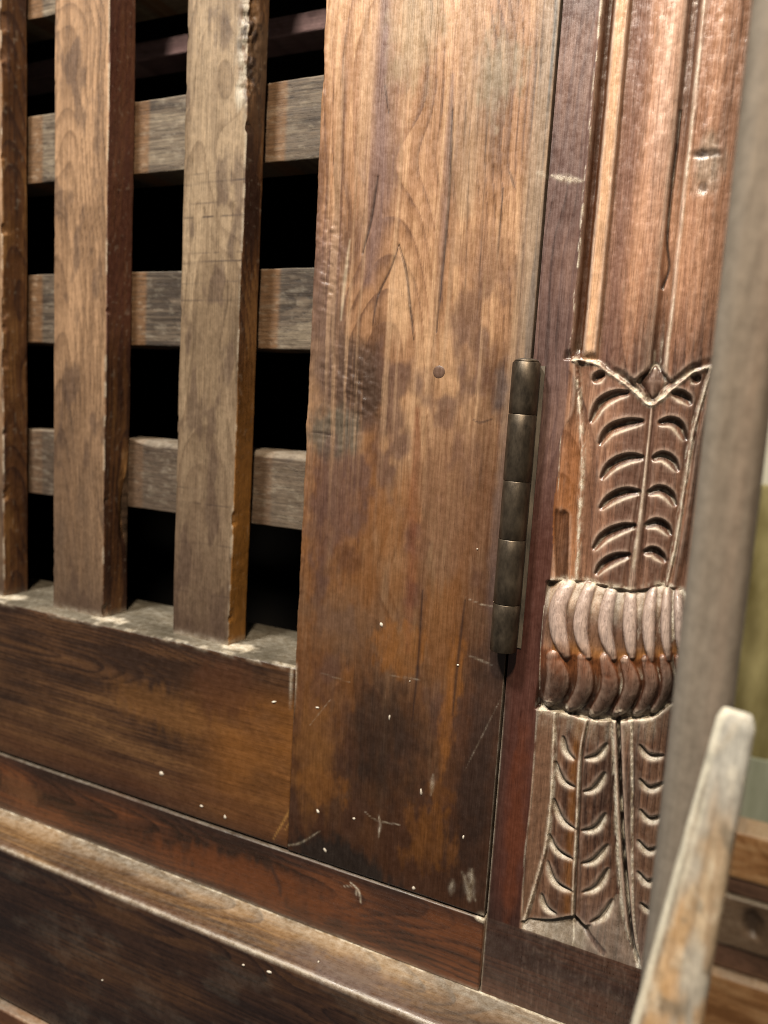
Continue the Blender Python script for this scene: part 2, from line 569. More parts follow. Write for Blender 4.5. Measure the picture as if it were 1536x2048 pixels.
sweep("stile", 'Z', Z_BOT, 330, 2.0, rect_loop(-640, -500, 0, 30, .8, (2.0, 6, 30, 10)), M_V, door, paint_far)
tag(stile, "wide tan to dark brown upright board with burl and worn stain")


def paint_rail(x, y, z, nx, ny, nz):
    c = wood(z, x, 13, (.022, .012, .008), (.052, .027, .015), (.100, .054, .027), .02, 1.25)
    px_o = sst(-290, -225, x)
    c = mixc(c, (.145, .064, .023), .8 * px_o * (.3 + 1.0 * fbm(x / 22, z / 10, 71)) * sst(-145, -165, z))
    c = mixc(c, (.13, .064, .026), .5 * pblob(x, z, 330, 1420, 45, 14, seed=15, ang=-.1))
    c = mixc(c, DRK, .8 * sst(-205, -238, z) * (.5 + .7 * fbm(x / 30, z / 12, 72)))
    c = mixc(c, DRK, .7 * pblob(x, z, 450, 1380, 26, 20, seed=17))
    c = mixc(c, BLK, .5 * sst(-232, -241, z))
    for pts, w in (([(570, 1660), (600, 1610), (615, 1560)], .7), ([(545, 1680), (585, 1610), (600, 1570)], .6), ([(585, 1690), (618, 1630)], .6)):
        c = mixc(c, (.34, .20, .08), .5 * line(x, z, pts, w))
    top = np.clip(nz, 0, 1)
    # dusty ledge on top, thick in the corners by the slats
    c = mixc(c, (.055, .049, .037), .85 * top)
    dust = top * (.05 + .16 * sst(.35, .75, fbm(x / 40, y / 20, 73)))
    for sx in (-433, -346, -251.5):
        dust = np.maximum(dust, top * .85 * blob(x, y, sx + 4, 11, 14, 8, seed=int(-sx), rough=.5))
    e = np.exp(-((z - Z_RAIL) / 2.0) ** 2) * (y < 3)
    dust = np.maximum(dust, e * .45 * sst(.42, .66, fbm(x / 9, z / 3, 75)))
    dust = np.maximum(dust, .5 * np.exp(-((x + 203.5) / .8) ** 2) * (ny < -.5) * sst(-165, -145, z))
    return c, dust


def shift_rail(x, y, z, nx, ny, nz):
    fr = np.clip(-ny, 0, 1)
    d = .5 * (fbm(x / 80, z / 25, 81) - .5) + .25 * (fbm(x / 40, z / 3, 82) - .5)
    t = np.clip(nz, 0, 1)
    chip = np.exp(-((y) / 3.0) ** 2) * t
    return 0 * x, -d * fr + .5 * np.exp(-((z - Z_RAIL) / 2.5) ** 2) * fr * fbm(x / 5, z / 4, 84), t * .9 * (fbm(x / 25, y / 12, 83) - .5) - chip * 1.5 * fbm(x / 7, y / 5, 85)


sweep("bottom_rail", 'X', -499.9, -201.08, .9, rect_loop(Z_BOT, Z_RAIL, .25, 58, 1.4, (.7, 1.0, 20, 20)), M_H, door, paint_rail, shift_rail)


def slat_paint(k, xr, tone):
    def paint(x, y, z, nx, ny, nz):
        c = wood(x, z, 90 + k, *tone, .05, 1.0)
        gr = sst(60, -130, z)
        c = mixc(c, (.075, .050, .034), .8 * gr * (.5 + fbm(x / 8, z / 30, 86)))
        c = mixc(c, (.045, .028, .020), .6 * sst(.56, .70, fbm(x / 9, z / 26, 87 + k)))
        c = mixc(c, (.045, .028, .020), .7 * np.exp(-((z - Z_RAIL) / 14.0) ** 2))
        side = sst(.5, .9, nx)
        sc = wood(y, z, 95 + k, (.035, .016, .010), (.085, .040, .019), (.16, .085, .038), 0, 1.3)
        if k == 1:
            sc = mixc(sc, (.075, .030, .022), .75 * sst(0, 60, z))
        if k == 2:
            sc = mixc(sc, (.24, .115, .035), .75 * sst(60, -60, z))
        c = c * (1 - side[:, None]) + sc * side[:, None]
        if k == 2:
            for i, py in enumerate((345, 365, 405, 433, 506, 524, 565, 600, 980, 1010, 1090, 1190)):
                za = xz(420, py, -10)[1]
                wob = .5 * (fbm(x / 20, 0 * x, 100 + i) - .5) + (x + 270) * .015
                c = mixc(c, BLK, (.85 if py in (365, 433, 524) else .45) * np.exp(-((z - za - wob) / .35) ** 2) * (ny < -.5) * sst(.3, .5, fbm(x / 7, 0 * x, 120 + i) + (.25 if py in (365, 524) else 0)))
            kn = blob(x, z, -252, 180, 7, 36, seed=7, rough=.5)
            c = mixc(c, (.085, .055, .035), .85 * kn)
            c = mixc(c, (.26, .235, .19), .8 * kn * (1 - side) * sst(.40, .55, fbm(x / 3, z / 5, 131)) + .9 * blob(x, z, -257, 158, 3.6, 8, seed=9, rough=.4) * (1 - side))
            c = mixc(c, BLK, .8 * kn * sst(.50, .62, fbm((x + y) / 4, z / 6, 132)))
        if k == 1:
            raw = blob(y, z, 29, -58, 6, 26, seed=8, rough=.4) * side
            c = mixc(c, (.40, .23, .11), .85 * raw)
        dust = .55 * np.exp(-((z - Z_RAIL) / 2.5) ** 2) * fbm(x / 5, z / 3, 133)
        edge = np.exp(-((x - xr) / .9) ** 2) * (ny < -.2)
        dust = np.maximum(dust, .35 * edge * sst(.45, .6, fbm(z / 9, 0 * z, 134 + k)))
        sp = sst(.80, .97, vnoise(y * .5, z * .4, 140 + k)) * side * .13
        return c, np.maximum(dust, sp)
    return paint


def slat_shift(k, xr, yr):
    def shift(x, y, z, nx, ny, nz):
        fr = np.clip(-ny, 0, 1)
        rt = np.clip(nx, 0, 1)
        dx = rt * 1.6 * (fbm(z / 30, y / 40, 150 + k) - .5) + np.clip(-nx, 0, 1) * 1.2 * (fbm(z / 24, 0 * z, 155 + k) - .5)
        dx = dx + rt * .35 * (fbm(z / 7, y / 9, 158 + k) - .5) - rt * 1.8 * sst(.62, .82, fbm(z / 12, y / 20, 180 + k)) * np.exp(-((y - 10) / 4.0) ** 2)
        dx = dx + np.clip(-nx, 0, 1) * 1.8 * sst(.62, .8, fbm(z / 9, y / 9, 184 + k))
        dy = -fr * (.6 * (fbm(x / 12, z / 60, 160 + k) - .5) + .25 * (fbm(x / 3, z / 30, 161 + k) - .5))
        if k == 2:
            e = np.exp(-((x - xr) / 5.0) ** 2) * np.exp(-((y - 10) / 7.0) ** 2) * sst(150, 168, z) * (z < 400)
            q = e * (fbm(z / 9, y / 6, 171) + .6 * (fbm(z / 3, y / 3, 172) - .5))
            dx = dx - 5.0 * q
            dy = dy + 3.5 * q
        if k == 1:
            e = np.exp(-((y - yr) / 6.0) ** 2) * np.exp(-((z + 72) / 22.0) ** 2) * (nx > .3)
            dx = dx - 4 * e * (.5 + fbm(z / 7, y / 4, 173))
            dy = dy - 3 * e
        return dx, dy, 0 * x
    return shift


SL_TONE = ((.060, .036, .022), (.132, .082, .050), (.225, .146, .092))
for k, (xa, xb, yb) in enumerate(((-487.0, -433.5, 29.0), (-389.0, -346.5, 31.0), (-292.0, -251.5, 27.0))):
    tone = SL_TONE if k < 2 else ((.070, .048, .030), (.120, .086, .056), (.185, .139, .094))
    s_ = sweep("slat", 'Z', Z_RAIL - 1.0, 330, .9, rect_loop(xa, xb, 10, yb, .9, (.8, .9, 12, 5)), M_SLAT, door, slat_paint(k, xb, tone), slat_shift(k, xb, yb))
    if k == 2:
        tag(s_, "slat with fine saw lines and a torn knot at its upper edge")
    if k == 1:
        tag(s_, "tan slat with a pale splinter broken from its lower back edge")


def bar_paint(k):
    def paint(x, y, z, nx, ny, nz):
        c = wood(z, x, 200 + k, (.026, .019, .014), (.066, .051, .038), (.115, .094, .070), 0, 1.3)
        for xb in (-433.5, -346.5, -251.5):   # brown strip painted in for each slat's shadow on the bar
            c = mixc(c, (.095, .052, .026), .8 * sst(xb + 12, xb + 9, x) * sst(xb - 6, xb, x))
        if k == 3:
            c = mixc(c, (.058, .042, .031), .6)
        dust = np.clip(nz, 0, 1) * .14 + .10 * sst(.55, .75, fbm(x / 6, z / 2, 210 + k))
        return c, dust
    return paint


def bar_shift(k, z1):
    def shift(x, y, z, nx, ny, nz):
        fr = np.clip(-ny, 0, 1)
        dz = np.clip(nz, 0, 1) * 1.2 * (fbm(x / 40, y / 20, 220 + k) - .5) - np.clip(-nz, 0, 1) * 1.2 * (fbm(x / 35, y / 20, 225 + k) - .5)
        if k == 3:      # front arris worn down to a slope
            dz = dz - 6.5 * sst(-350, -330, x) * np.exp(-((y - 28) / 4.5) ** 2) * sst(z1 - 10, z1, z)
        return 0 * x, -fr * (.5 * (fbm(x / 60, z / 9, 230 + k) - .5) + .3 * (fbm(x / 20, z / 2, 231 + k) - .5)), dz
    return shift


for k, (z0, z1) in enumerate(((229.5, 272.0), (130.5, 172.0), (30.0, 74.0), (-70.5, -27.0), (-171.0, -128.0))):
    sweep("crossbar", 'X', -640, X_ST0 - .2 if k < 4 else -560, 1.0, rect_loop(z0, z1, 31.5 if k < 9 else 0, 56, .8, (.9, 1.2, 12, 12)), M_BAR, door, bar_paint(k), bar_shift(k, z1)) if k < 4 else None

# peg in the stile
def lathe(name, prof, c, axis, mat, parent, n=28, tint=None, dust=None):
    """prof: list of (radius, offset along axis) in mm; open profile closed with caps"""
    v = []
    for r, h in prof:
        for i in range(n):
            a = 2 * math.pi * i / n
            p = (r * math.cos(a), r * math.sin(a))
            v.append((c[0] + p[0], c[1] + p[1], c[2] + h) if axis == 'Z' else (c[0] + p[0], c[1] + h, c[2] + p[1]))
    m = len(prof)
    i = np.arange(m - 1)[:, None] * n
    j = np.arange(n)[None, :]
    k = (j + 1) % n
    q = np.stack([i + j, i + k, i + n + k, i + n + j], -1).reshape(-1, 4)
    caps = [list(range(n))[::-1], list(range((m - 1) * n, m * n))]
    if axis == 'Y':
        q = q[:, ::-1]
        caps = [e[::-1] for e in caps]
    nv = len(v)
    t = np.broadcast_to(np.array(tint), (nv, 3)) if tint is not None else None
    return to_mesh(name, v, (q, caps), mat, parent, t, np.zeros(nv) if tint is not None else None)


px_, pz_ = xz(878, 744)
lathe("peg", [(3.0, 6.0), (3.0, .0), (2.8, -.12), (1.4, -.18), (.2, -.18)], (px_, 0, pz_), 'Y', M_V, stile, 24, (.085, .052, .038))


# pale chips of plaster stuck to the wood
def chip(px, py, w, h, parent, y=0.0, ang=0.0, seed=0):
    x0, _, z0 = at(px, py, y)
    r = np.random.RandomState(seed + 5)
    w, h = w * 1.55, h * 1.45
    v = [(0, -.55, 0)]
    n = 9
    for ring, (rad, dy) in enumerate(((.55, -.45), (1.0, .35))):
        for i in range(n):
            a = 2 * math.pi * i / n
            k = rad * (.65 + .5 * r.rand())
            u, w_ = w * .5 * k * math.cos(a), h * .5 * k * math.sin(a)
            v.append((u * math.cos(ang) - w_ * math.sin(ang), dy + .12 * r.rand(), u * math.sin(ang) + w_ * math.cos(ang)))
    f = np.array([(1 + i, 1 + n + i, 1 + n + (i + 1) % n, 1 + (i + 1) % n) for i in range(n)])
    tris = [[0, 1 + i, 1 + (i + 1) % n] for i in range(n)]
    return to_mesh("plaster_chip", np.array(v) + np.array([x0, y, z0]), (f, tris), M_CHIP, parent)


for i, (px, py, w, h, a) in enumerate(((763, 1249, 1.9, 2.6, .3), (842, 1584, 1.2, 3.8, .1), (636, 1623, 1.5, 2.4, .5), (708, 1637, 1.6, 1.6, .2), (650, 1700, 1.7, 2.5, .6),
                                       (827, 1776, 1.6, 2.2, 0), (927, 1674, 1.0, 2.6, 0), (635, 1415, 2.2, 1.2, .2), (779, 1435, .9, 3.0, 0), (916, 1330, 1.1, 1.1, 0), (820, 1362, .7, .7, 0), (955, 1098, .9, .7, 0))):
    chip(px, py, w, h, stile, .1, a, i)
rail = [o for o in door.children if o.name.startswith("bottom_rail")][0]
for i, (px, py, w, h, a) in enumerate(((323, 1547, 2.8, 2.6, 0), (403, 1612, 2.2, 1.3, -.3), (450, 1634, 1.8, 2.6, .2), (548, 1404, 2.6, 1.0, .3))):
    chip(px, py, w, h, rail, .3, a, i + 30)

# ------------------------------------------------------------------ hinge
hinge = bpy.data.objects.new("hinge", None)
COL.objects.link(hinge)
hinge.parent = door
hinge.location = Vector((-.0885, -.006, -.1075)) - door.location
hinge['label'] = "dark steel butt hinge of five worn knuckles"
HX, HY, HR = -88.6, -5.2, 6.1
zs = [at(1045, py, -6)[2] for py in (724, 829, 963, 1081, 1212, 1309)]


def knuckle(z1, z0, r, side, seed):
    """one barrel segment of the hinge with worn, slightly rounded ends"""
    ring = [(HX + r * math.cos(2 * math.pi * i / 36), HY + r * math.sin(2 * math.pi * i / 36)) for i in range(36)]
    out = ring
    v = []
    prof = [(.55, z1), (.955, z1), (1.0, z1 - .35), (1.0, z1 * .66 + z0 * .34), (1.0, z1 * .33 + z0 * .67), (1.0, z0 + .35), (.955, z0), (.55, z0)]
    rr = np.random.RandomState(seed)
    for s, z in prof:
        jit = 1 + .004 * rr.randn()
        for x, y in out:
            v.append((HX + (x - HX) * s * jit, HY + (y - HY) * s * jit, z))
    m, n = len(prof), len(out)
    i = np.arange(m - 1)[:, None] * n
    j = np.arange(n)[None, :]
    k = (j + 1) % n
    q = np.stack([i + j, i + n + j, i + n + k, i + k], -1).reshape(-1, 4)
    caps = [list(range(n)), list(range((m - 1) * n, m * n))[::-1]]
    return to_mesh("knuckle", v, (q, caps), M_STEEL, hinge)


for i in range(5):
    k_ = knuckle(zs[i] - .08, zs[i + 1] + .08, HR * (1.0, 1.015, 1.0, 1.015, 1.0)[i], (-1, 1, -1, 1, -1)[i], i)
    bv = k_.modifiers.new("edge", 'EDGE_SPLIT')
    bv.split_angle = math.radians(50)
lathe("pin", [(4.2, zs[5] + .6), (4.2, zs[0] - .5), (5.5, zs[0] + .05), (5.3, zs[0] + .7), (4.2, zs[0] + 1.3), (2.2, zs[0] + 1.7), (.3, zs[0] + 1.8)],
      (HX, HY, 0), 'Z', M_STEEL, hinge, 28)
box("leaf_plate", HX + 1.6, HX + 7.2, -.6, 1.2, zs[5] + 1, zs[0] - 1, M_LEAF, hinge)

# ------------------------------------------------------------------ sill moulding
sill = empty("sill_moulding", (-.3, -.01, -.282), "dark brown sill with a dusty stepped ledge below the lattice door", "moulding")
Z_S0 = -281.4


def paint_sill(x, y, z, nx, ny, nz):
    c = wood(z, x, 301, (.017, .009, .006), (.040, .018, .011), (.085, .034, .017), 0, 1.2)
    c = mixc(c, (.085, .031, .014), .85 * blob(x, z, -225, -266, 75, 12, seed=3))
    c = mixc(c, (.12, .055, .028), .6 * blob(x, z, -405, -262, 22, 10, seed=4))
    c = mixc(c, BLK, .7 * line(x, z, [(545, 1735), (560, 1770), (562, 1790)], 1.8))
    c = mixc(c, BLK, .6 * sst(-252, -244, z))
    dust = np.clip(nz, 0, 1) * .30 * fbm(x / 20, y / 6, 311)
    for pts, w, f in (([(700, 1762), (718, 1780), (722, 1803)], .5, .8), ([(708, 1770), (684, 1772)], .3, .5), ([(716, 1775), (712, 1790)], .6, .5)):
        dust = np.maximum(dust, f * line(x, z, pts, w))
    dust = np.maximum(dust, .45 * np.exp(-((z - Z_S0) / 1.5) ** 2) * fbm(x / 6, z / 2, 312) * (ny < -.5))
    dust = np.maximum(dust, .8 * blob(x, z, -90, -243.2, 3.5, 1.4, seed=9))
    return c, dust


def shift_face(sd):
    def f(x, y, z, nx, ny, nz):
        fr = np.clip(-ny, 0, 1)
        return 0 * x, -fr * (.5 * (fbm(x / 90, z / 18, sd) - .5) + .2 * (fbm(x / 30, z / 3, sd + 1) - .5)), np.clip(nz, 0, 1) * .5 * (fbm(x / 30, y / 9, sd + 2) - .5)
    return f


sweep("face_board", 'X', -660, -88.1, .9, rect_loop(Z_S0, -242.9, -.6, 40, .7, (.8, 1.0, 20, 20)), M_H, sill, paint_sill, shift_face(320))


def paint_ledge(x, y, z, nx, ny, nz):
    top = np.clip(nz, 0, 1)
    c = wood(y, x, 331, (.034, .020, .013), (.078, .045, .024), (.150, .088, .042), 0, 1.2)
    c = mixc(c, (.05, .022, .014), .8 * sst(-22, -29, y) * sst(.35, .6, fbm(x / 30, y / 6, 332)))
    c = mixc(c, (.07, .050, .045), .7 * blob(x, y, -150, -20, 40, 12, seed=12))
    f = wood(z, x, 335, (.012, .007, .006), (.026, .014, .010), (.050, .026, .015), 0, 1.2)
    c = mixc(f, (1, 1, 1), 0 * x) * (1 - top[:, None]) + c * top[:, None]
    back = sst(-17 + 0 * x, -4, y + 7 * (fbm(x / 25, y / 20, 333) - .5))
    dust = top * (.10 * fbm(x / 40, y / 3, 334) + .30 * back * (.55 + .6 * fbm(x / 30, y / 5, 336)))
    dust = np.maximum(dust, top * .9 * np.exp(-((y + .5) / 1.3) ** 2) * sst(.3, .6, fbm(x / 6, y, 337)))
    dust = np.maximum(dust, .55 * sst(.25, .6, nz) * sst(.25, .6, -ny) * (.45 + .8 * fbm(x / 14, y * 0, 339)))  # pale nosing edge: rubbed wear, with its highlight painted in
    fr = sst(.5, .9, -ny)
    dust = dust + .03 * fr * sst(.5, .7, fbm(x / 25, z / 14, 338))
    return c, dust


zl = at(0, 2000, -31)[2]


def loop_ledge():
    # thick board with a rounded nose; (Z, Y)
    P, N = rect_loop(zl, Z_S0, -31.0, 60, 3.2, (.9, .7, 20, 20))
    return P, N


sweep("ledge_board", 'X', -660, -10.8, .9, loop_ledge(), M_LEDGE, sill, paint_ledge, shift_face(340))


def paint_low(x, y, z, nx, ny, nz):
    top = np.clip(nz, 0, 1)
    c = wood(z + y, x, 351, (.035, .018, .012), (.085, .040, .022), (.14, .07, .036), 0, 1.1)
    return c, top * (.10 + .45 * fbm(x / 30, y / 5, 352))


sweep("lower_step", 'X', -660, -10.8, 2.0, rect_loop(zl - 90, zl - .4, -35.5, 60, 1.5, (3, 1.2, 20, 20)), M_H, sill, paint_low, shift_face(355))
box_z = -33
for i, (px, py, w, h) in enumerate(((487, 1930, 1.9, 1.1), (538, 1944, 3.2, 2.0), (205, 1960, 1.0, 1.0), (637, 1924, .8, .8))):
    o = [q for q in sill.children if q.name.startswith("ledge_board")][0]
    chip(px, py, w, h, o, -31.0 if py > 1925 and px < 600 else -31.0, .3, i + 60)

# ------------------------------------------------------------------ carved post
post = empty("carved_post", (-.05, .02, -.282), "carved dark wooden post with fluted shaft, veined leaves and reeded collar", "post")
STEP = .36
PX0, PX1, PZ0, PZ1 = -87.1, -10.6, Z_S0 + .2, 330.0
gx = np.arange(PX0, PX1, STEP)
gz = np.arange(PZ0, PZ1, STEP)
GX, GZ = np.meshgrid(gx, gz)          # rows z, columns x


def gauss(a, s):
    k = int(3 * s) + 1
    w = np.exp(-.5 * (np.arange(-k, k + 1) / s) ** 2)
    w /= w.sum()
    b = np.pad(a, ((k, k), (0, 0)), mode='edge')
    a = sum(w[i] * b[i:i + a.shape[0]] for i in range(2 * k + 1))
    b = np.pad(a, ((0, 0), (k, k)), mode='edge')
    return sum(w[i] * b[:, i:i + a.shape[1]] for i in range(2 * k + 1))


def z5(u, v, h=0):
    return xz(1050 + u / 3.84, 680 + v / 3.84, h)


def z6(u, v, h=0):
    return xz(1020 + u / 3.84, 1150 + v / 3.84, h)


def z8(u, v, h=0):
    return xz(936 + u / 2.56, 1448 + v / 2.56, h)


def z4(u, h=0):
    return xz(1036 + u / 2.926, 350, h)[0]


def xof(pts, z):
    """x as a function of z along a curve"""
    p = spline(pts, 8)
    o = np.argsort(p[:, 1])
    return np.interp(z, p[o, 1], p[o, 0])


def zof(pts, x):
    p = spline(pts, 8)
    o = np.argsort(p[:, 0])
    return np.interp(x, p[o, 0], p[o, 1])


H = np.zeros(GX.shape)
DUST_GLEAM = np.zeros(GX.shape)  # real dust plus painted gleam of the lower cuts
CUT_SHADE = np.zeros(GX.shape)  # painted shade on the steep walls of the cuts

# --- shaft mouldings
kn = [(165, 0), (372, 0), (388, .5), (400, .8), (410, .2), (420, -3.4), (452, -4.2), (468, -1.5), (480, .5), (520, 1.1), (556, .9), (567, -1.4), (600, -1.2), (680, .1),
      (760, 1.7), (820, 2.2), (860, 1.6), (889, .5), (897, -1.4), (908, -2.5), (950, -2.7), (965, -.8), (985, 1.2), (1010, .7), (1100, 1.2), (1180, .6), (1240, -.4), (1320, -1.4)]
kx = np.array([z4(u) for u, _ in kn])
kh = np.array([h for _, h in kn])
wob = .9 * (fbm(GZ / 55, GX / 90, 401) - .5) + .35 * (fbm(GZ / 9, GX / 30, 402) - .5)
shaft = np.interp(GX + wob * sst(-71, -66, GX), kx, kh)
shaft = shaft + sst(-60, -50, GX) * .5 * (fbm(GX / 5, GZ / 28, 403) - .5) * 2 + .25 * (fbm(GX / 1.6, GZ / 14, 404) - .5) * sst(-72, -68, GX)
# crack and knot on the right fillet
ck = spline([xz(1036 + u / 2.926, v / 2.926) for u, v in ((945, 640), (930, 800), (905, 1000), (890, 1130), (870, 1400), (880, 1560), (840, 1680))], 8)
dck, _ = near(GX, GZ, ck)
shaft -= 1.2 * np.exp(-(dck / .55) ** 2)
kb = blob(GX, GZ, *xz(1036 + 1110 / 2.926, 960 / 2.926), 6, 11, seed=5, rough=.5)
shaft -= kb * .8 * fbm(GX / 3, GZ / 4, 405)
kd = blob(GX, GZ, *xz(1036 + 1105 / 2.926, 900 / 2.926), 6, 2.2, seed=6, rough=.5) + .8 * blob(GX, GZ, *xz(1036 + 1080 / 2.926, 1100 / 2.926), 2.5, 3, seed=7)
shaft -= .55 * kd

# --- leaf under the V rim
rim = [z5(*p) for p in ((355, 150), (450, 165), (560, 182), (640, 240), (760, 320), (860, 402), (962, 492), (1040, 450), (1130, 372), (1200, 312), (1300, 245), (1430, 212), (1600, 190))]
ZR = zof(rim, GX)
rimc = spline(rim, 8)
top_c = [z6(*p) for p in ((150, 55), (330, 50), (520, 52), (690, 82), (900, 118), (1040, 112), (1160, 82), (1300, 130), (1420, 190))]
ZT = zof(top_c, GX)
bot_c = [z6(*p) for p in ((100, 1010), (220, 1030), (400, 1065), (600, 1112), (780, 1125), (950, 1112), (1100, 1090), (1200, 1010), (1290, 965), (1400, 930))]
ZB = zof(bot_c, GX)
xo = xof([z5(*p) for p in ((385, 120), (375, 500), (290, 700), (262, 950), (215, 1350), (222, 1850), (210, 2000))], GZ)
xl = xof([z5(*p) for p in ((395, 150), (420, 600), (440, 850), (432, 1100), (418, 1350), (395, 1850), (395, 2000))], GZ)
xi = xof([z5(*p) for p in ((430, 150), (470, 600), (505, 900), (515, 1200), (490, 1500), (500, 1830), (510, 2000))], GZ)
xm = xof([z5(*p) for p in ((985, 300), (968, 600), (938, 900), (908, 1200), (880, 1450), (820, 1900), (810, 2000))], GZ)
xr = xof([z5(*p) for p in ((1445, 200), (1405, 310), (1290, 720), (1230, 1100), (1160, 1550), (1095, 1850), (1080, 2000))], GZ)
sl = np.clip((GX - xm) / (xi - xm), -1.4, 1.4)
sr = np.clip((GX - xm) / (xr - 1.2 - xm), -1.4, 1.4)
s_ = np.where(GX < xm, sl, sr)
leaf = 3.6 * np.sqrt(np.clip(1.02 - s_ ** 2, 0, 1)) - 3.2
# midrib, broad at the base
rw = .45 + 1.0 * sst(5, -74, GZ)
dr = GX - xm
leaf = leaf + 1.1 * np.exp(-(dr / rw) ** 2) * sst(14, 8, GZ) - .7 * np.exp(-((np.abs(dr) - 2.1 * rw) / (.6 * rw)) ** 2) * sst(14, 8, GZ)
# flanks and border ridges
fl_l = np.interp((GX - xo) / np.maximum(xl - xo, .5), [-.2, 0, .45, .85, 1.0, 1.12, 1.4], [0, 0, -1.2, -1.4, -.2, -1.2, -2.6])
pz_ = sst(z5(230, 1290)[1], z5(230, 1350)[1], GZ + 3.0 * (fbm(GX / 1.6, GZ / 6, 414) - .5))
pock = sst(.3, 1.2, GX - xo) * sst(.35, 1.0, (xo * .35 + xl * .65) - GX + .8 * (fbm(GZ / 6, GX, 415) - .5)) * pz_
fl_r = np.interp(GX - xr, [-1.6, -.7, 0, .7, 2.5, 5], [-2.6, -1.2, .2, -1.3, -.8, -2.6])
leafh = np.where(GX < xi, np.maximum(fl_l, -2.6), np.where(GX > xr - 1.2, fl_r, leaf))
leafh = np.where(GX < xo, 0, leafh - 1.1 * pock)
low_z = GZ < ZR
# the V rim: raised roll, with the small diamond boss in its fork
drim, trim_ = near(GX, GZ, rimc)
dia_c = z5(985, 330)
dia = np.abs(GX - dia_c[0]) / 6.6 + np.abs(GZ - dia_c[1] - .5) / 7.2
shaft_end = sst(.3, 5, GZ - ZR + 1.5 * (fbm(GX / 4, GZ / 4, 413) - .5))
sh = shaft * shaft_end + (1 - shaft_end) * (-1.5)
sh = np.where(dia < 1.0, -2.2 + 1.8 * (1 - dia) ** .6, sh)
sh = sh - 1.0 * np.exp(-((dia - 1.05) / .10) ** 2) * (GZ > ZR)
H = np.where(low_z, leafh, np.where(GX < kx[1] - .5, 0, sh))
rimmask = (GX > -70.5)
H = H + (.7 + .7 * fbm(GX / 3, GZ / 3, 411)) * np.exp(-(drim / .95) ** 2) * rimmask
DUST_GLEAM = np.maximum(DUST_GLEAM, (.12 + .85 * sst(.38, .62, fbm(GX / 1.6, GZ / 1.6, 412))) * np.exp(-(drim / 1.25) ** 2) * rimmask)


def gouge(pts, width, depth, flip=False, up=True):
    """crescent cut along pts: steep wall on the upper side, sloping on the lower side, painted pale for dust and lit facets"""
    global H, DUST_GLEAM, CUT_SHADE
    p = spline(pts, 8)
    m = (GX > p[:, 0].min() - 6) & (GX < p[:, 0].max() + 6) & (GZ > p[:, 1].min() - 6) & (GZ < p[:, 1].max() + 6)
    d, t = near(GX[m], GZ[m], p)
    if flip:
        d = -d                              # + is above the cut line
    wt = width * (.26 + .74 * np.sin(np.pi * np.clip(t, .0, 1)) ** .6)
    endm = sst(-.001, .05, t) * sst(1.001, .95, t)
    dp = depth * np.sin(np.pi * np.clip(t, .03, .97)) ** .42 * endm
    if up:
        prof = np.interp(d / wt, [-1.1, -.85, -.1, .0, .50, .58], [0, 0, .95, 1, .08, 0])
        du = np.exp(-((d / wt + .72) / .14) ** 2)
    else:
        prof = np.interp(d / wt, [-.9, -.75, -.1, .0, .32, .45], [0, 0, .95, 1, .08, 0])
        du = np.exp(-((d / wt + .42) / .30) ** 2)  # lower leaves: pale band stands in for lit, polished facets
    H[m] -= dp * prof
    lip = sst(.35, .7, d / wt) * np.exp(-np.clip(d / wt - .6, 0, 9) / .55) * endm * np.sin(np.pi * np.clip(t, .02, .98)) ** .5
    H[m] += (.7 if up else .35) * lip
    CUT_SHADE[m] = np.maximum(CUT_SHADE[m], endm * np.exp(-((d / wt - (.20 if up else .1)) / (.30 if up else .2)) ** 4) * sst(.1, .5, dp / depth))
    DUST_GLEAM[m] = np.maximum(DUST_GLEAM[m], .75 * du * endm * np.sin(np.pi * np.clip(t, .02, .98)) ** .5 * (.55 + .7 * fbm(GX[m] / 1.4, GZ[m] / 1.4, 420)))


LA = (((615, 262), (565, 275), (515, 318)), ((812, 405), (690, 420), (570, 490), (488, 645)), ((925, 622), (770, 640), (640, 695), (560, 815)), ((925, 903), (790, 903), (660, 962), (570, 1078)),
      ((900, 1168), (775, 1166), (655, 1218), (562, 1308)), ((868, 1424), (740, 1442), (605, 1508), (508, 1625)), ((822, 1648), (700, 1670), (595, 1730), (530, 1815)))
LB = (((1270, 275), (1305, 285), (1332, 325)), ((1120, 402), (1195, 418), (1250, 455), (1275, 500)), ((1015, 640), (1120, 622), (1190, 665), (1238, 780)), ((968, 918), (1055, 888), (1130, 930), (1180, 1015)),
      ((932, 1182), (1030, 1148), (1110, 1190), (1158, 1285)), ((912, 1432), (1010, 1402), (1078, 1440), (1120, 1510)), ((902, 1638), (980, 1618), (1040, 1660), (1078, 1715)))
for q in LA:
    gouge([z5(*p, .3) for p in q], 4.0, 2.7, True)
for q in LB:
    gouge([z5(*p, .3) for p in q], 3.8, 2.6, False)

# --- reeded collar
zt, zb = ZT, ZB
v_ = np.clip((zt - GZ) / (zt - zb), 0, 1)
bul = np.interp(v_, [0, .04, .15, .3, .44, .51, .56, .62, .78, .92, 1.0], [-1.6, .2, 2.6, 4.6, 5.7, 5.6, 4.9, 4.2, 2.6, .3, -2.4])
bul = bul - 2.0 * sst(-66, -71.5, GX)
reed = np.zeros(GX.shape) - .9
UPR = (((440, 70), (360, 250), (372, 430), (432, 610)), ((610, 70), (550, 270), (545, 450), (600, 620)), ((775, 90), (735, 290), (735, 450), (795, 630)), ((918, 115), (915, 300), (920, 460), (938, 620)),
       ((1085, 110), (1065, 300), (1065, 460), (1085, 650)), ((1200, 130), (1195, 300), (1198, 460), (1218, 645)), ((1285, 150), (1300, 330), (1310, 480), (1330, 640)))
UW = (4.2, 3.3, 3.2, 2.9, 2.7, 2.2, 2.2)
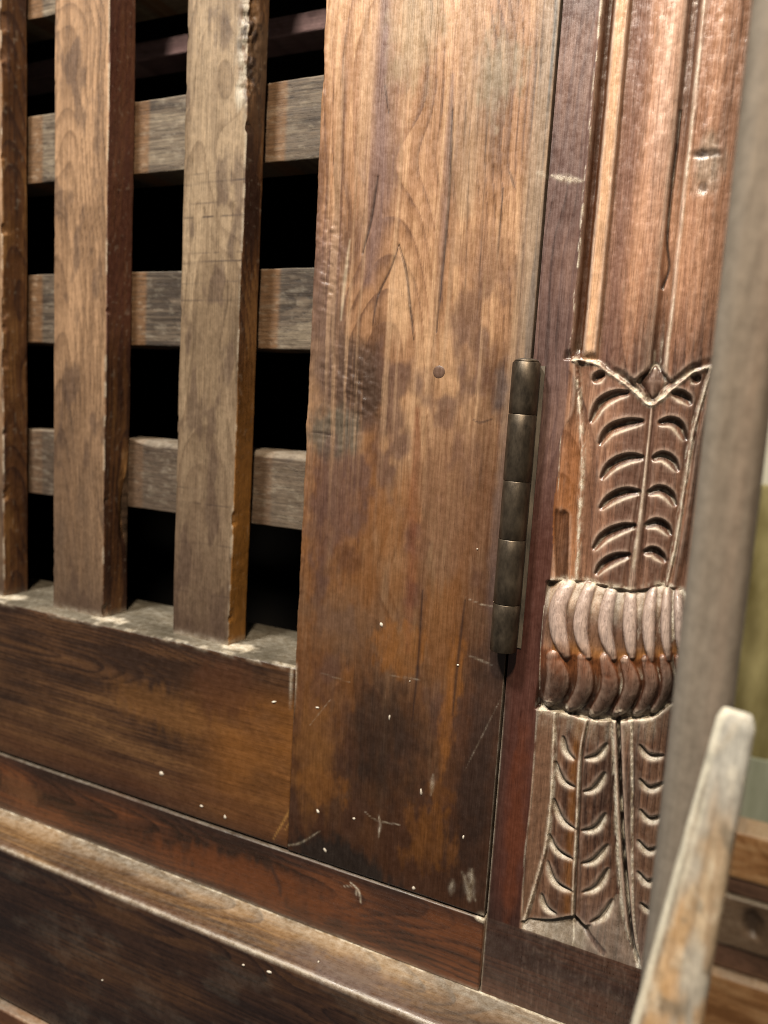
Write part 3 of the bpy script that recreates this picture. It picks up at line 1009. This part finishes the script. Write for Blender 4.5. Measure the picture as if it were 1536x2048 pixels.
LWR = (((330, 640), (360, 790), (335, 900), (270, 1000)), ((560, 640), (575, 800), (540, 930), (440, 1060)), ((735, 640), (765, 820), (730, 960), (620, 1100)), ((890, 660), (935, 830), (900, 960), (800, 1100)),
       ((1050, 650), (1088, 820), (1060, 940), (955, 1100)), ((1180, 640), (1205, 800), (1180, 930), (1085, 1075)), ((1290, 640), (1320, 800), (1290, 930), (1190, 1050)))
LW = (5.6, 4.1, 4.0, 3.8, 3.5, 2.8, 2.4)
cm = (GZ < ZT + 3) & (GZ > ZB - 3)
gxm, gzm = GX[cm], GZ[cm]
rr = reed[cm]
for lst, ws, base in ((UPR, UW, 0), (LWR, LW, 0)):
    for q, w in zip(lst, ws):
        p = spline([z6(*k, 4.5) for k in q], 8)
        d, t = near(gxm, gzm, p)
        ww = w * (.45 + .55 * np.sin(np.pi * np.clip(t * .93 + .06, 0, 1)) ** .6)
        cs = np.sqrt(np.clip(1 - (d / ww) ** 2, 0, 1)) * 2.6 * (.5 + .5 * np.sin(np.pi * np.clip(t, .02, .98)) ** .4) - .9
        rr = np.maximum(rr, np.where(np.abs(d) < ww, cs, -9))
reed[cm] = rr
coll = bul + reed
inc = (GZ < ZT) & (GZ > ZB) & (GX > -72.5)
H = np.where(inc, coll, H)
# chopped, dusty ends of the lower reeds
for q in ((295, 985), (445, 1040), (625, 1085), (845, 1065), (970, 1080), (1120, 1060)):
    cx, cz = z6(*q, 2)
    r_ = np.hypot((GX - cx) / 2.4, (GZ - cz) / 1.9)
    e = np.exp(-r_ ** 2)
    H += e * (1.6 * fbm(GX / 1.1, GZ / 1.1, 431) - .2)
    DUST_GLEAM = np.maximum(DUST_GLEAM, .8 * e * sst(.4, .6, fbm(GX / 1.0, GZ / 1.0, 432)))

# --- lower leaves
lo = GZ < ZB
xo2 = xof([z8(*p) for p in ((352, -60), (350, 0), (322, 400), (288, 700), (275, 1040), (275, 1100))], GZ)
xl2 = xof([z8(*p) for p in ((445, -60), (440, 0), (430, 300), (402, 600), (352, 800), (290, 1010), (285, 1100))], GZ)
xm2 = xof([z8(*p) for p in ((625, -60), (608, 0), (577, 180), (562, 500), (546, 800), (540, 990), (545, 1100))], GZ)
xr2 = xof([z8(*p) for p in ((735, -60), (742, 0), (754, 300), (770, 700), (800, 1000), (868, 1228), (880, 1300))], GZ)
xg2 = xof([z8(*p) for p in ((765, -60), (767, 0), (782, 400), (800, 700), (838, 1100), (880, 1240), (890, 1300))], GZ)
xs2 = xof([z8(*p) for p in ((835, -60), (838, 0), (842, 400), (842, 700), (850, 1000), (885, 1240), (895, 1300))], GZ)
ll = np.where(GX < xm2, (GX - xm2) / np.maximum(xm2 - xl2, 1), (GX - xm2) / np.maximum(xr2 - xm2, 1))
lh = -.6 - 1.6 * np.abs(np.clip(ll, -1, 1)) ** 2.2
lh = lh + .8 * np.exp(-((GX - xm2 + .5) / .5) ** 2) - 1.1 * np.exp(-((GX - xm2 - .35) / .45) ** 2)

w2 = np.interp((GX - xo2) / np.maximum(xl2 - xo2, .4), [-.1, 0, .5, .85, 1.0, 1.15], [0, 0, -.9, -1.3, -1.5, -1.9])
lh = np.where(GX < xl2, w2, lh) + 1.5 * np.exp(-((GX - xl2) / .65) ** 2)
lh = np.where(GX > xr2 - .6, np.interp(GX - xg2, [-2.6, -1.4, -.8, -.5, .5, .9, 1.6, 4.0], [-1.0, .1, -.4, -3.4, -3.4, -.6, -.3, -.2]), lh)
l3 = (GX - xs2) / 13.0
lh = np.where(GX > xs2, -.2 - .8 * np.exp(-((GX - xs2) / .6) ** 2) + .6 * np.sin(np.pi * np.clip(l3, 0, 1)), lh)
# run out: tips above a sloping stop that rises to the face of the foot
tip = [z8(*p) for p in ((200, 1045), (290, 1012), (420, 1010), (540, 992), (600, 1040), (690, 985), (748, 890), (775, 900), (800, 1010), (868, 1215), (930, 1060), (1000, 1000), (1100, 960))]
ZS = zof(tip, GX)
zend = -241.4
slope = np.clip((ZS - GZ) / np.maximum(ZS - zend, 1.5), 0, 1)
flare = sst(z8(585, 1040)[0], z8(640, 1060)[0], GX)      # right of the notch the leaf itself sweeps out to its point
lh = np.where(GZ < ZS, (1 - flare) * (-3.0 + 3.0 * slope ** 1.2) + flare * (lh * (1 - slope) ** 1.5), lh)
nt = spline([z8(*p) for p in ((545, 1000), (610, 1075), (690, 1168))], 6)
dn_, _ = near(GX, GZ, nt)
lh = lh - 1.4 * np.exp(-(dn_ / 1.3) ** 2) * (GZ < ZS + 1) * (1 - .3 * flare)
lh = np.where(GX < xo2, 0, lh)
lh = np.where(GZ < zend, 0, lh)
H = np.where(lo, lh, H)
CR1 = (((488, 60), (508, 140), (552, 186)), ((445, 190), (488, 288), (556, 328)), ((435, 380), (485, 490), (560, 545)), ((410, 560), (455, 645), (546, 697)), ((405, 700), (448, 808), (545, 862)), ((375, 868), (402, 940), (458, 976)))
CR2 = (((592, 178), (660, 160), (712, 98)), ((585, 348), (645, 328), (702, 245)), ((575, 548), (650, 530), (705, 455)), ((575, 716), (645, 695), (718, 615)), ((580, 864), (655, 832), (720, 735)), ((620, 1020), (690, 980), (742, 895)))
CR3 = (((878, 98), (930, 155), (1010, 158)), ((878, 272), (932, 322), (1010, 296)), ((880, 428), (935, 482), (1010, 462)), ((868, 585), (922, 640), (980, 625)), ((868, 745), (920, 802), (970, 780)), ((882, 908), (930, 942), (970, 930)))
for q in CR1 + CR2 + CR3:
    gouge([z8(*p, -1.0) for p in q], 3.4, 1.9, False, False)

# worn, hand-cut unevenness everywhere in the carving
carv = sst(-71.5, -69.5, GX)
H += carv * (.45 * (fbm(GX / 5, GZ / 6, 440) - .5) + .20 * (fbm(GX / 1.3, GZ / 2.2, 441) - .5) + .22 * (fbm(GX / .8, GZ / 16, 443) - .5))
H += .25 * (fbm(GX / 14, GZ / 80, 442) - .5) * (1 - carv)
H = gauss(H, .8)
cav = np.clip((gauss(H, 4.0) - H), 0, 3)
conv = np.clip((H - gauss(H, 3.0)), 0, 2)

# --- colour of the post
ct = wood(GX, GZ, 451, (.060, .032, .023), (.145, .078, .052), (.25, .145, .096), .04, 1.2)
up_ = sst(20, 70, GZ)
ct = mixc(ct, (.30, .165, .105), .65 * up_ * sst(-66, -58, GX) * (.2 + .9 * fbm(GX / 6, GZ / 50, 452)))
stripe = np.exp(-((GX - z4(520)) / 3.0) ** 4) * (GZ > ZR)
ct = mixc(ct, (.50, .32, .20), .85 * stripe * (.6 + .5 * fbm(GX / 2, GZ / 30, 453)))
hi = np.exp(-((GX - z4(815)) / 5.0) ** 2) * sst(60, 130, GZ)  # highlight of the round moulding, painted as a pale streak
ct = mixc(ct, (.48, .33, .26), .75 * hi * fbm(GX / 5, GZ / 16, 454) * 1.5)
dk = np.exp(-((GX - z4(625)) / 5.0) ** 4) * (GZ > ZR)
ct = mixc(ct, (.085, .048, .040), .75 * dk * (.6 + .5 * fbm(GX / 4, GZ / 40, 455)))
dk = np.exp(-((GX - z4(928)) / 3.0) ** 4) * sst(80, 130, GZ)
ct = mixc(ct, (.080, .045, .032), .8 * dk)
gro = np.exp(-((GX - z4(442)) / 2.6) ** 4) * (GZ > ZR)
ct = mixc(ct, (.065, .024, .010), .9 * gro)
ct = mixc(ct, BLK, .9 * np.exp(-(dck / .5) ** 2))
ct = mixc(ct, (.17, .15, .12), .6 * kb)
ct = mixc(ct, (.03, .02, .015), .85 * kd * (.4 + fbm(GX / 2, GZ / 2, 459)))
# flat strip beside the gap: purple brown above, red then black below
stp = sst(-70.2, -71.6, GX)
sc = wood(GX, GZ, 456, (.040, .024, .021), (.082, .050, .043), (.125, .077, .062), 0, 1)
sc = mixc(sc, (.045, .016, .011), .85 * sst(10, -60, GZ))
sc = mixc(sc, BLK, .75 * sst(-215, -250, GZ))
sc = mixc(sc, (.090, .028, .013), .5 * blob(GX, GZ, -77, -190, 5, 50, seed=21))
sc = mixc(sc, BLK, .6 * sst(-82, -87, GX) * sst(-100, -140, GZ))
sc = mixc(sc, (.02, .014, .012), .75 * sst(10, 2, GZ) * sst(-40, -10, GZ) * sst(-80, -84, GX))
ct = ct * (1 - stp[..., None]) + sc * stp[..., None]
foot = GZ < zend
ct = np.where(foot[..., None], wood(GZ, GX, 457, (.022, .011, .009), (.042, .020, .014), (.075, .036, .024), 0, 1)[...], ct)
# warm worn wood: orange on flanks and in the gaps of the collar
lf = low_z * (GZ > ZT) * (GX > xi) * (GX < xr)
ct = mixc(ct, (.115, .066, .048), .35 * lf)
ct = mixc(ct, (.22, .092, .036), .6 * (GX > xo) * (GX < xl + 1) * low_z * (GZ > ZT) * sst(20, -20, GZ) * (.2 + 1.1 * fbm(GX / 3, GZ / 22, 458)))
ct = mixc(ct, (.035, .016, .010), .8 * pock * low_z * (GZ > ZT) * (.6 + .6 * fbm(GX / 2, GZ / 9, 416)))
ct = mixc(ct, (.26, .12, .04), .65 * inc * sst(-67.5, -65.5, GX) * sst(-.2, -.85, reed) * sst(.25, .5, v_) * sst(.85, .7, v_))
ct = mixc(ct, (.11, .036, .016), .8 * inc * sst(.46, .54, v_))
ct = mixc(ct, (.030, .015, .010), .85 * inc * sst(.56, .76, v_))  # underside of the collar darkened, its shade put into the colour
ct = mixc(ct, (.05, .030, .022), .7 * inc * sst(.5, .4, v_) * sst(-.35, -.8, reed) * sst(.12, .25, v_))  # shadows between the upper reeds painted in
ct = mixc(ct, (.27, .22, .20), .75 * inc * sst(.5, .38, v_) * sst(-.5, .3, reed))  # upward-facing reeds painted pale as if lit from above
ct = mixc(ct, (.28, .12, .04), .6 * lo * (GX > xl2) * np.exp(-((GX - xm2 + 3) / 2.0) ** 2) * (GZ > ZS))
ct = mixc(ct, (.014, .009, .007), .9 * lo * np.exp(-((GX - xg2) / .75) ** 4) * (GZ > zend))
ct = mixc(ct, (.020, .012, .009), .7 * lo * np.exp(-((GX - xm2 - .45) / .45) ** 2) * (GZ > ZS))
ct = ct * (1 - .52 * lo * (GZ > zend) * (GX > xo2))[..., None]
ct = mixc(ct, (.15, .125, .118), .3 * lo * sst(-205, -235, GZ) * (GX > xm2 + 3) * (GZ > zend))  # lit sweep of the leaf towards its point, painted grey
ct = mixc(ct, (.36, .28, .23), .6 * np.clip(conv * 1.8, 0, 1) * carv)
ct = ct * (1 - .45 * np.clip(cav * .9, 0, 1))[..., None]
ct = mixc(ct, (.018, .011, .008), .85 * CUT_SHADE)  # shade of the cuts goes into the wood colour

dst = DUST_GLEAM * 1.0
dst = np.maximum(dst, carv * .6 * sst(.45, 1.2, cav) * sst(.40, .66, fbm(GX / 2.2, GZ / 7, 461)) * (1 - .85 * gro) * (1 - .82 * sst(28, 45, GZ)))
for cur, w, f in ((xl, .95, .85), (xr, .9, .85)):
    dst = np.maximum(dst, f * np.exp(-((GX - cur) / w) ** 2) * low_z * (GZ > ZT - 1) * sst(.34, .60, fbm(GX / 1.1, GZ / 4, 462)))
for cur, w, f in ((xl2, .95, .9), (xr2 - .3, .9, .9), (xm2 - .5, .55, .7), (xs2 - .2, .55, .7), (xo2, .35, .35)):
    dst = np.maximum(dst, f * np.exp(-((GX - cur) / w) ** 2) * lo * (GZ > zend) * sst(.24, .56, fbm(GX / 1.2, GZ / 7, 463)))
dst = np.maximum(dst, .5 * np.exp(-((GX - xm + .35 * rw) / (.6 * rw)) ** 2) * low_z * (GZ > ZT) * sst(8, 0, GZ) * sst(.35, .6, fbm(GX / 1.5, GZ / 8, 464)))
for z_, w, f in ((ZT, 1.6, .95), (ZB, 1.8, .9)):
    dst = np.maximum(dst, f * np.exp(-((GZ - z_) / w) ** 2) * (GX > -71) * sst(.34, .58, fbm(GX / 2, GZ / 2, 465)))
dst = np.maximum(dst, .8 * lo * (GX > xo2) * sst(15, 0, ZB - GZ) * (.15 + .85 * sst(.3, .75, fbm(GX / 2.2, GZ / 9, 466))) * (.35 + .65 * sst(.1, .7, cav)))
dst = np.maximum(dst, .38 * inc * sst(.30, .08, v_) * sst(-.1, -.7, reed))
dst = np.maximum(dst, .30 * (1 - .6 * flare) * lo * (GZ < ZS) * (GZ > zend) * (GX > xo2) * (.4 + .8 * fbm(GX / 9, GZ / 5, 467)) * (np.abs(dn_) > 1.4))
ct = mixc(ct, (.09, .075, .062), .7 * (1 - .7 * flare) * lo * (GZ < ZS) * (GZ > zend) * (GX > xo2))  # grey of the upward-facing stop: its light put into the colour
dst = np.maximum(dst, .75 * np.exp(-((GX - z4(398)) / .55) ** 2) * (GZ > ZR) * sst(.48, .62, fbm(GX / 1, GZ / 5, 468)))
dst = np.maximum(dst, .45 * np.exp(-((GX - z4(985)) / .7) ** 2) * (GZ > ZR) * sst(.4, .6, fbm(GX / 1, GZ / 12, 469)))
for pts, w, f in (([(1104, 352), (1135, 358), (1165, 362)], 1.4, .55), ([(1122, 860), (1115, 1000)], .2, .4), ([(1088, 1210), (1078, 1380)], .3, .5)):  # first streak continues the painted lamp glint
    dst = np.maximum(dst, f * line(GX, GZ, pts, w) * (.3 + 1.2 * vnoise(GX * 1.1, GZ * 1.1, 8)))
dst = np.where(foot, .05 * fbm(GX / 9, GZ / 5, 470) + .5 * np.exp(-((GX - PX0) / .5) ** 2) * .5, dst)
dst = np.maximum(dst, .35 * np.exp(-((GX - PX0) / .45) ** 2) * sst(-120, -160, GZ))

nz_, nx_ = GX.shape
VV = np.stack([GX, -H, GZ], -1).reshape(-1, 3)
ii = np.arange(nz_ - 1)[:, None] * nx_
jj = np.arange(nx_ - 1)[None, :]
Q = np.stack([ii + jj, ii + jj + 1, ii + nx_ + jj + 1, ii + nx_ + jj], -1).reshape(-1, 4)


def cell(a):
    return a[:-1, :-1].reshape(-1)


part_id = np.where(GX < -71.3, 0, np.where(GZ < zend, 1, np.where(lo, 2, np.where(GZ < ZT, 3, np.where(low_z, 4, 5)))))
PC = cell(part_id)
tc, td = ct.reshape(-1, 3), dst.reshape(-1)
for k, nm in enumerate(("edge_strip", "foot_block", "lower_leaves", "reeded_collar", "upper_leaf", "fluted_shaft")):
    q = Q[PC == k]
    u, inv = np.unique(q.ravel(), return_inverse=True)
    v, q2, t2, d2 = VV[u], inv.reshape(-1, 4), tc[u], td[u]
    # each piece is a solid: its outline goes back to 40 mm behind the face
    e = np.concatenate([q2[:, [0, 1]], q2[:, [1, 2]], q2[:, [2, 3]], q2[:, [3, 0]]])
    key = np.sort(e, 1)
    key = key[:, 0].astype(np.int64) * len(v) + key[:, 1]
    un, first, cnt = np.unique(key, return_index=True, return_counts=True)
    be = e[first[cnt == 1]]
    bu, binv = np.unique(be.ravel(), return_inverse=True)
    bv_ = v[bu].copy()
    bv_[:, 1] = 40
    v3 = np.vstack([v, v[bu], bv_])
    n0 = len(v)
    n1 = n0 + len(bu)
    b2 = binv.reshape(-1, 2)
    sk = np.stack([n0 + b2[:, 1], n0 + b2[:, 0], n1 + b2[:, 0], n1 + b2[:, 1]], 1)
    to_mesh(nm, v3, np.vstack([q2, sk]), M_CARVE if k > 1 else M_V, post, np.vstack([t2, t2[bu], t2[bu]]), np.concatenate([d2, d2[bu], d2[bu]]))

# ------------------------------------------------------------------ inner rail behind the lattice
def paint_inner(x, y, z, nx, ny, nz):
    return wood(z, x, 501, (.16, .11, .12), (.26, .19, .20), (.36, .27, .28), 0, 1), 0 * x


zi0, zi1 = at(53, 160, 110)[2], at(53, 125, 110)[2]
o = sweep("inner_rail", 'X', -700, -130, 3, rect_loop(zi0, zi1, 110, 135, 1.5, (3, 6, 12, 12)), M_BAR, None, paint_inner)
tag(o, "faint purple-grey inner rail crossing the dark behind the top of the lattice", "rail")

# ------------------------------------------------------------------ side panel close to the lens
def paint_side(x, y, z, nx, ny, nz):
    c = wood(x, z, 511, (.118, .095, .073), (.145, .119, .093), (.178, .149, .118), 0, .8)
    c = mixc(c, (.13, .118, .10), .6 * sst(-4, -8.5, x))
    c = mixc(c, (.16, .095, .060), .35 * np.exp(-((x - 1) / 2.2) ** 2) * fbm(x / 5, z / 70, 513) * 1.4)
    c = mixc(c, (.13, .118, .103), .5 * sst(20, -100, z))
    return c, 0 * x


M_SIDE = wood_material("wood_side_panel", 'Z', .6, .25, .12, .25)
M_STAKE = wood_material("wood_bleached_stake", 'Z', .65, .6, .3, .25)
o = sweep("side_panel", 'Z', -430, 330, 3, rect_loop(-9.4, 5.9, -126, 640, 4.5, (.8, 12, 4, 12)), M_SIDE, None, paint_side)
tag(o, "grey-brown upright side board standing edge-on in front of the carved post", "side board")

# ------------------------------------------------------------------ tapered stake leaning on the side panel
def stake():
    a = at(1476, 1424, -134)              # tip
    b = at(1333, 2048, -142)
    dirv = (b - a) / np.linalg.norm(b - a)
    n = 130
    side = np.array([1.0, 0, 0]) - dirv * dirv[0]
    side /= np.linalg.norm(side)
    fr = np.cross(side, dirv)
    P, N = rect_loop(-1, 1, -1, 1, .42, (.12, .12, .12, .12))
    L = np.linalg.norm(b - a) * 1.9
    verts, cols, ds = [], [], []
    t = np.concatenate([[0, .25, .6, 1.2, 2, 3, 4.5], np.linspace(6, L, n)])
    for s in t:
        w = (4.35 + 3.6 * (s / (L / 1.9)))
        w *= min(1.0, .70 + .30 * (min(s, 3.0) / 3.0) ** .5)
        dpt = w * .7
        c0 = a + dirv * s
        for (u, v) in P:
            j = .25 * (vnoise(np.array([s / 6]), np.array([u * 2 + v]), 521)[0] - .5)
            verts.append(c0 + side * (u * w + j) + fr * (v * dpt + j))
    verts = np.array(verts)
    m = len(P)
    nn = len(t)
    u = np.tile(P[:, 0], nn)
    ss = np.repeat(t, m)
    c = wood(u * 7, ss, 525, (.14, .098, .062), (.235, .175, .118), (.33, .27, .195), 0, 1.2)
    c = mixc(c, (.30, .295, .27), .9 * sst(34, 10, ss))
    c = mixc(c, (.27, .26, .23), .7 * sst(.45, .6, fbm(u * .8, ss / 22, 531)))
    c = mixc(c, (.42, .40, .33), .75 * sst(-.45, -.75, u + .5 * (fbm(ss / 14, u * 0, 526) - .5)))
    c = mixc(c, (.34, .20, .09), .55 * sst(38, 60, ss) * sst(.5, .62, fbm(u * 1.2, ss / 26, 527)))
    c = mixc(c, (.10, .085, .065), .7 * sst(.60, .74, fbm(u * 1.5, ss / 9, 528)))
    c = mixc(c, (.08, .06, .045), .8 * np.exp(-((u + .72 + .1 * (fbm(ss / 12, 0 * ss, 529) - .5)) / .05) ** 2) * sst(12, 22, ss))
    i = np.arange(nn - 1)[:, None] * m
    j = np.arange(m)[None, :]
    k = (j + 1) % m
    q = np.stack([i + j, i + m + j, i + m + k, i + k], -1).reshape(-1, 4)
    caps = [list(range(m)), list(range((nn - 1) * m, nn * m))[::-1]]
    d = .35 * sst(.55, .7, fbm(u * 2, ss / 5, 530))
    o = to_mesh("tapered_stake", verts, (q, caps), M_STAKE, None, c, d)
    tag(o, "pale worn tapered stake with rounded grey tip in front of the side board", "stake")
    return o


stake()

# ------------------------------------------------------------------ room behind, seen past the side panel
M_WALL = plain_material("cream_plaster", (.62, .58, .44), (.72, .68, .54), 14, .85, 0, .1)
wl = box("wall", -200, 1800, 1700, 1760, -1800, 1600, M_WALL)
wl['kind'] = 'structure'
M_OLIVE = plain_material("olive_cloth", (.20, .165, .055), (.46, .41, .20), 9, .9, 0, .3, (1.6, 1, .6))
M_PALE = plain_material("pale_green_cloth", (.30, .33, .24), (.42, .45, .35), 30, .9, 0, .2, (1.5, 1, .3))


def hanging(name, x0, x1, y, z0, z1, amp, wave, mat, seed, hem=0.0):
    nx, nz = 90, 60
    xs, zs_ = np.linspace(x0, x1, nx), np.linspace(z0, z1, nz)
    X, Z = np.meshgrid(xs, zs_)
    t = (Z - z0) / (z1 - z0)
    ph = X / wave * 2 * np.pi + 2.5 * fbm(X / 90, Z / 200, seed)
    Y = y + amp * np.sin(ph) * (.5 + .7 * (1 - t)) + amp * .6 * (fbm(X / 40, Z / 120, seed + 1) - .5)
    Z2 = Z + (1 - t) * hem * (fbm(X / 60, 0 * X, seed + 2) - .5)
    v1 = np.stack([X, Y, Z2], -1).reshape(-1, 3)
    v2 = v1 + np.array([0, 3, 0])
    i = np.arange(nz - 1)[:, None] * nx
    j = np.arange(nx - 1)[None, :]
    q = np.stack([i + j, i + j + 1, i + nx + j + 1, i + nx + j], -1).reshape(-1, 4)
    n = nx * nz
    ring = np.concatenate([np.arange(nx), np.arange(1, nz) * nx + nx - 1, (nz - 1) * nx + np.arange(nx - 2, -1, -1), np.arange(nz - 2, 0, -1) * nx])
    r2 = np.roll(ring, -1)
    sk = np.stack([ring, n + ring, n + r2, r2], 1)
    return to_mesh(name, np.vstack([v1, v2]), np.vstack([q, q[:, ::-1] + n, sk]), mat)


YC = 900.0
p0, p1 = at(1400, 960, YC), at(1540, 1490, YC)
c1 = hanging("hanging_cloth", p0[0] - 120, p0[0] + 420, YC, at(1510, 1530, YC)[2], at(1520, 968, YC)[2], 16, 95, M_OLIVE, 541, 90)
tag(c1, "olive green cloth hanging in folds behind the side board", "cloth")
YD = 872.0
c2 = hanging("draped_sheet", p0[0] - 120, p0[0] + 460, YD, at(1500, 1760, YD)[2], at(1500, 1512, YD)[2], 9, 120, M_PALE, 545, 20)
tag(c2, "pale grey-green sheet hanging below the olive cloth", "sheet")

# wooden chest low behind: boards, a grey rail with a knot hole
chest = empty("wooden_chest", (.15, .62, -.6), "brown wooden chest of rough boards behind the leaning stake", "chest")
YK = 620.0


def board_paint(tone, hole=None, seed=0):
    def paint(x, y, z, nx, ny, nz):
        c = wood(z, x, seed, *tone, 0, 1.3)
        d = np.clip(nz, 0, 1) * .5
        if hole is not None:
            c = mixc(c, (.06, .042, .03), .9 * blob(x, z, hole[0], hole[1], 11, 17, seed=3, rough=.4, soft=.6))
        return c, d
    return paint


def hole_shift(hole):
    def f(x, y, z, nx, ny, nz):
        if hole is None:
            return 0 * x, 0 * x, 0 * x
        return 0 * x, 8 * blob(x, z, hole[0], hole[1], 11, 17, seed=3, rough=.4, soft=.6) * np.clip(-ny, 0, 1), 0 * x
    return f


ORT = ((.22, .11, .05), (.36, .20, .10), (.46, .29, .16))
GRT = ((.10, .066, .043), (.165, .115, .078), (.22, .165, .118))
DKT = ((.06, .035, .025), (.11, .065, .045), (.17, .10, .07))
x0c = at(1380, 1800, YK)[0]
hole = (at(1505, 1850, YK)[0], at(1505, 1850, YK)[2])
for ya, yb, tone, dy, h in ((1668, 1762, ORT, 0, None), (1766, 1800, DKT, 6, None), (1804, 1905, GRT, 2, hole), (1909, 1958, DKT, 8, None), (1962, 2120, ORT, -6, None)):
    zt_, zb_ = at(1490, ya, YK)[2], at(1490, yb, YK)[2]
    sweep("board", 'X', x0c - 90, x0c + 420, 3, rect_loop(zb_, zt_, YK + dy, YK + 45, 2.5, (2.5, 8, 40, 40)), M_H, chest, board_paint(tone, h, int(ya)), hole_shift(h))
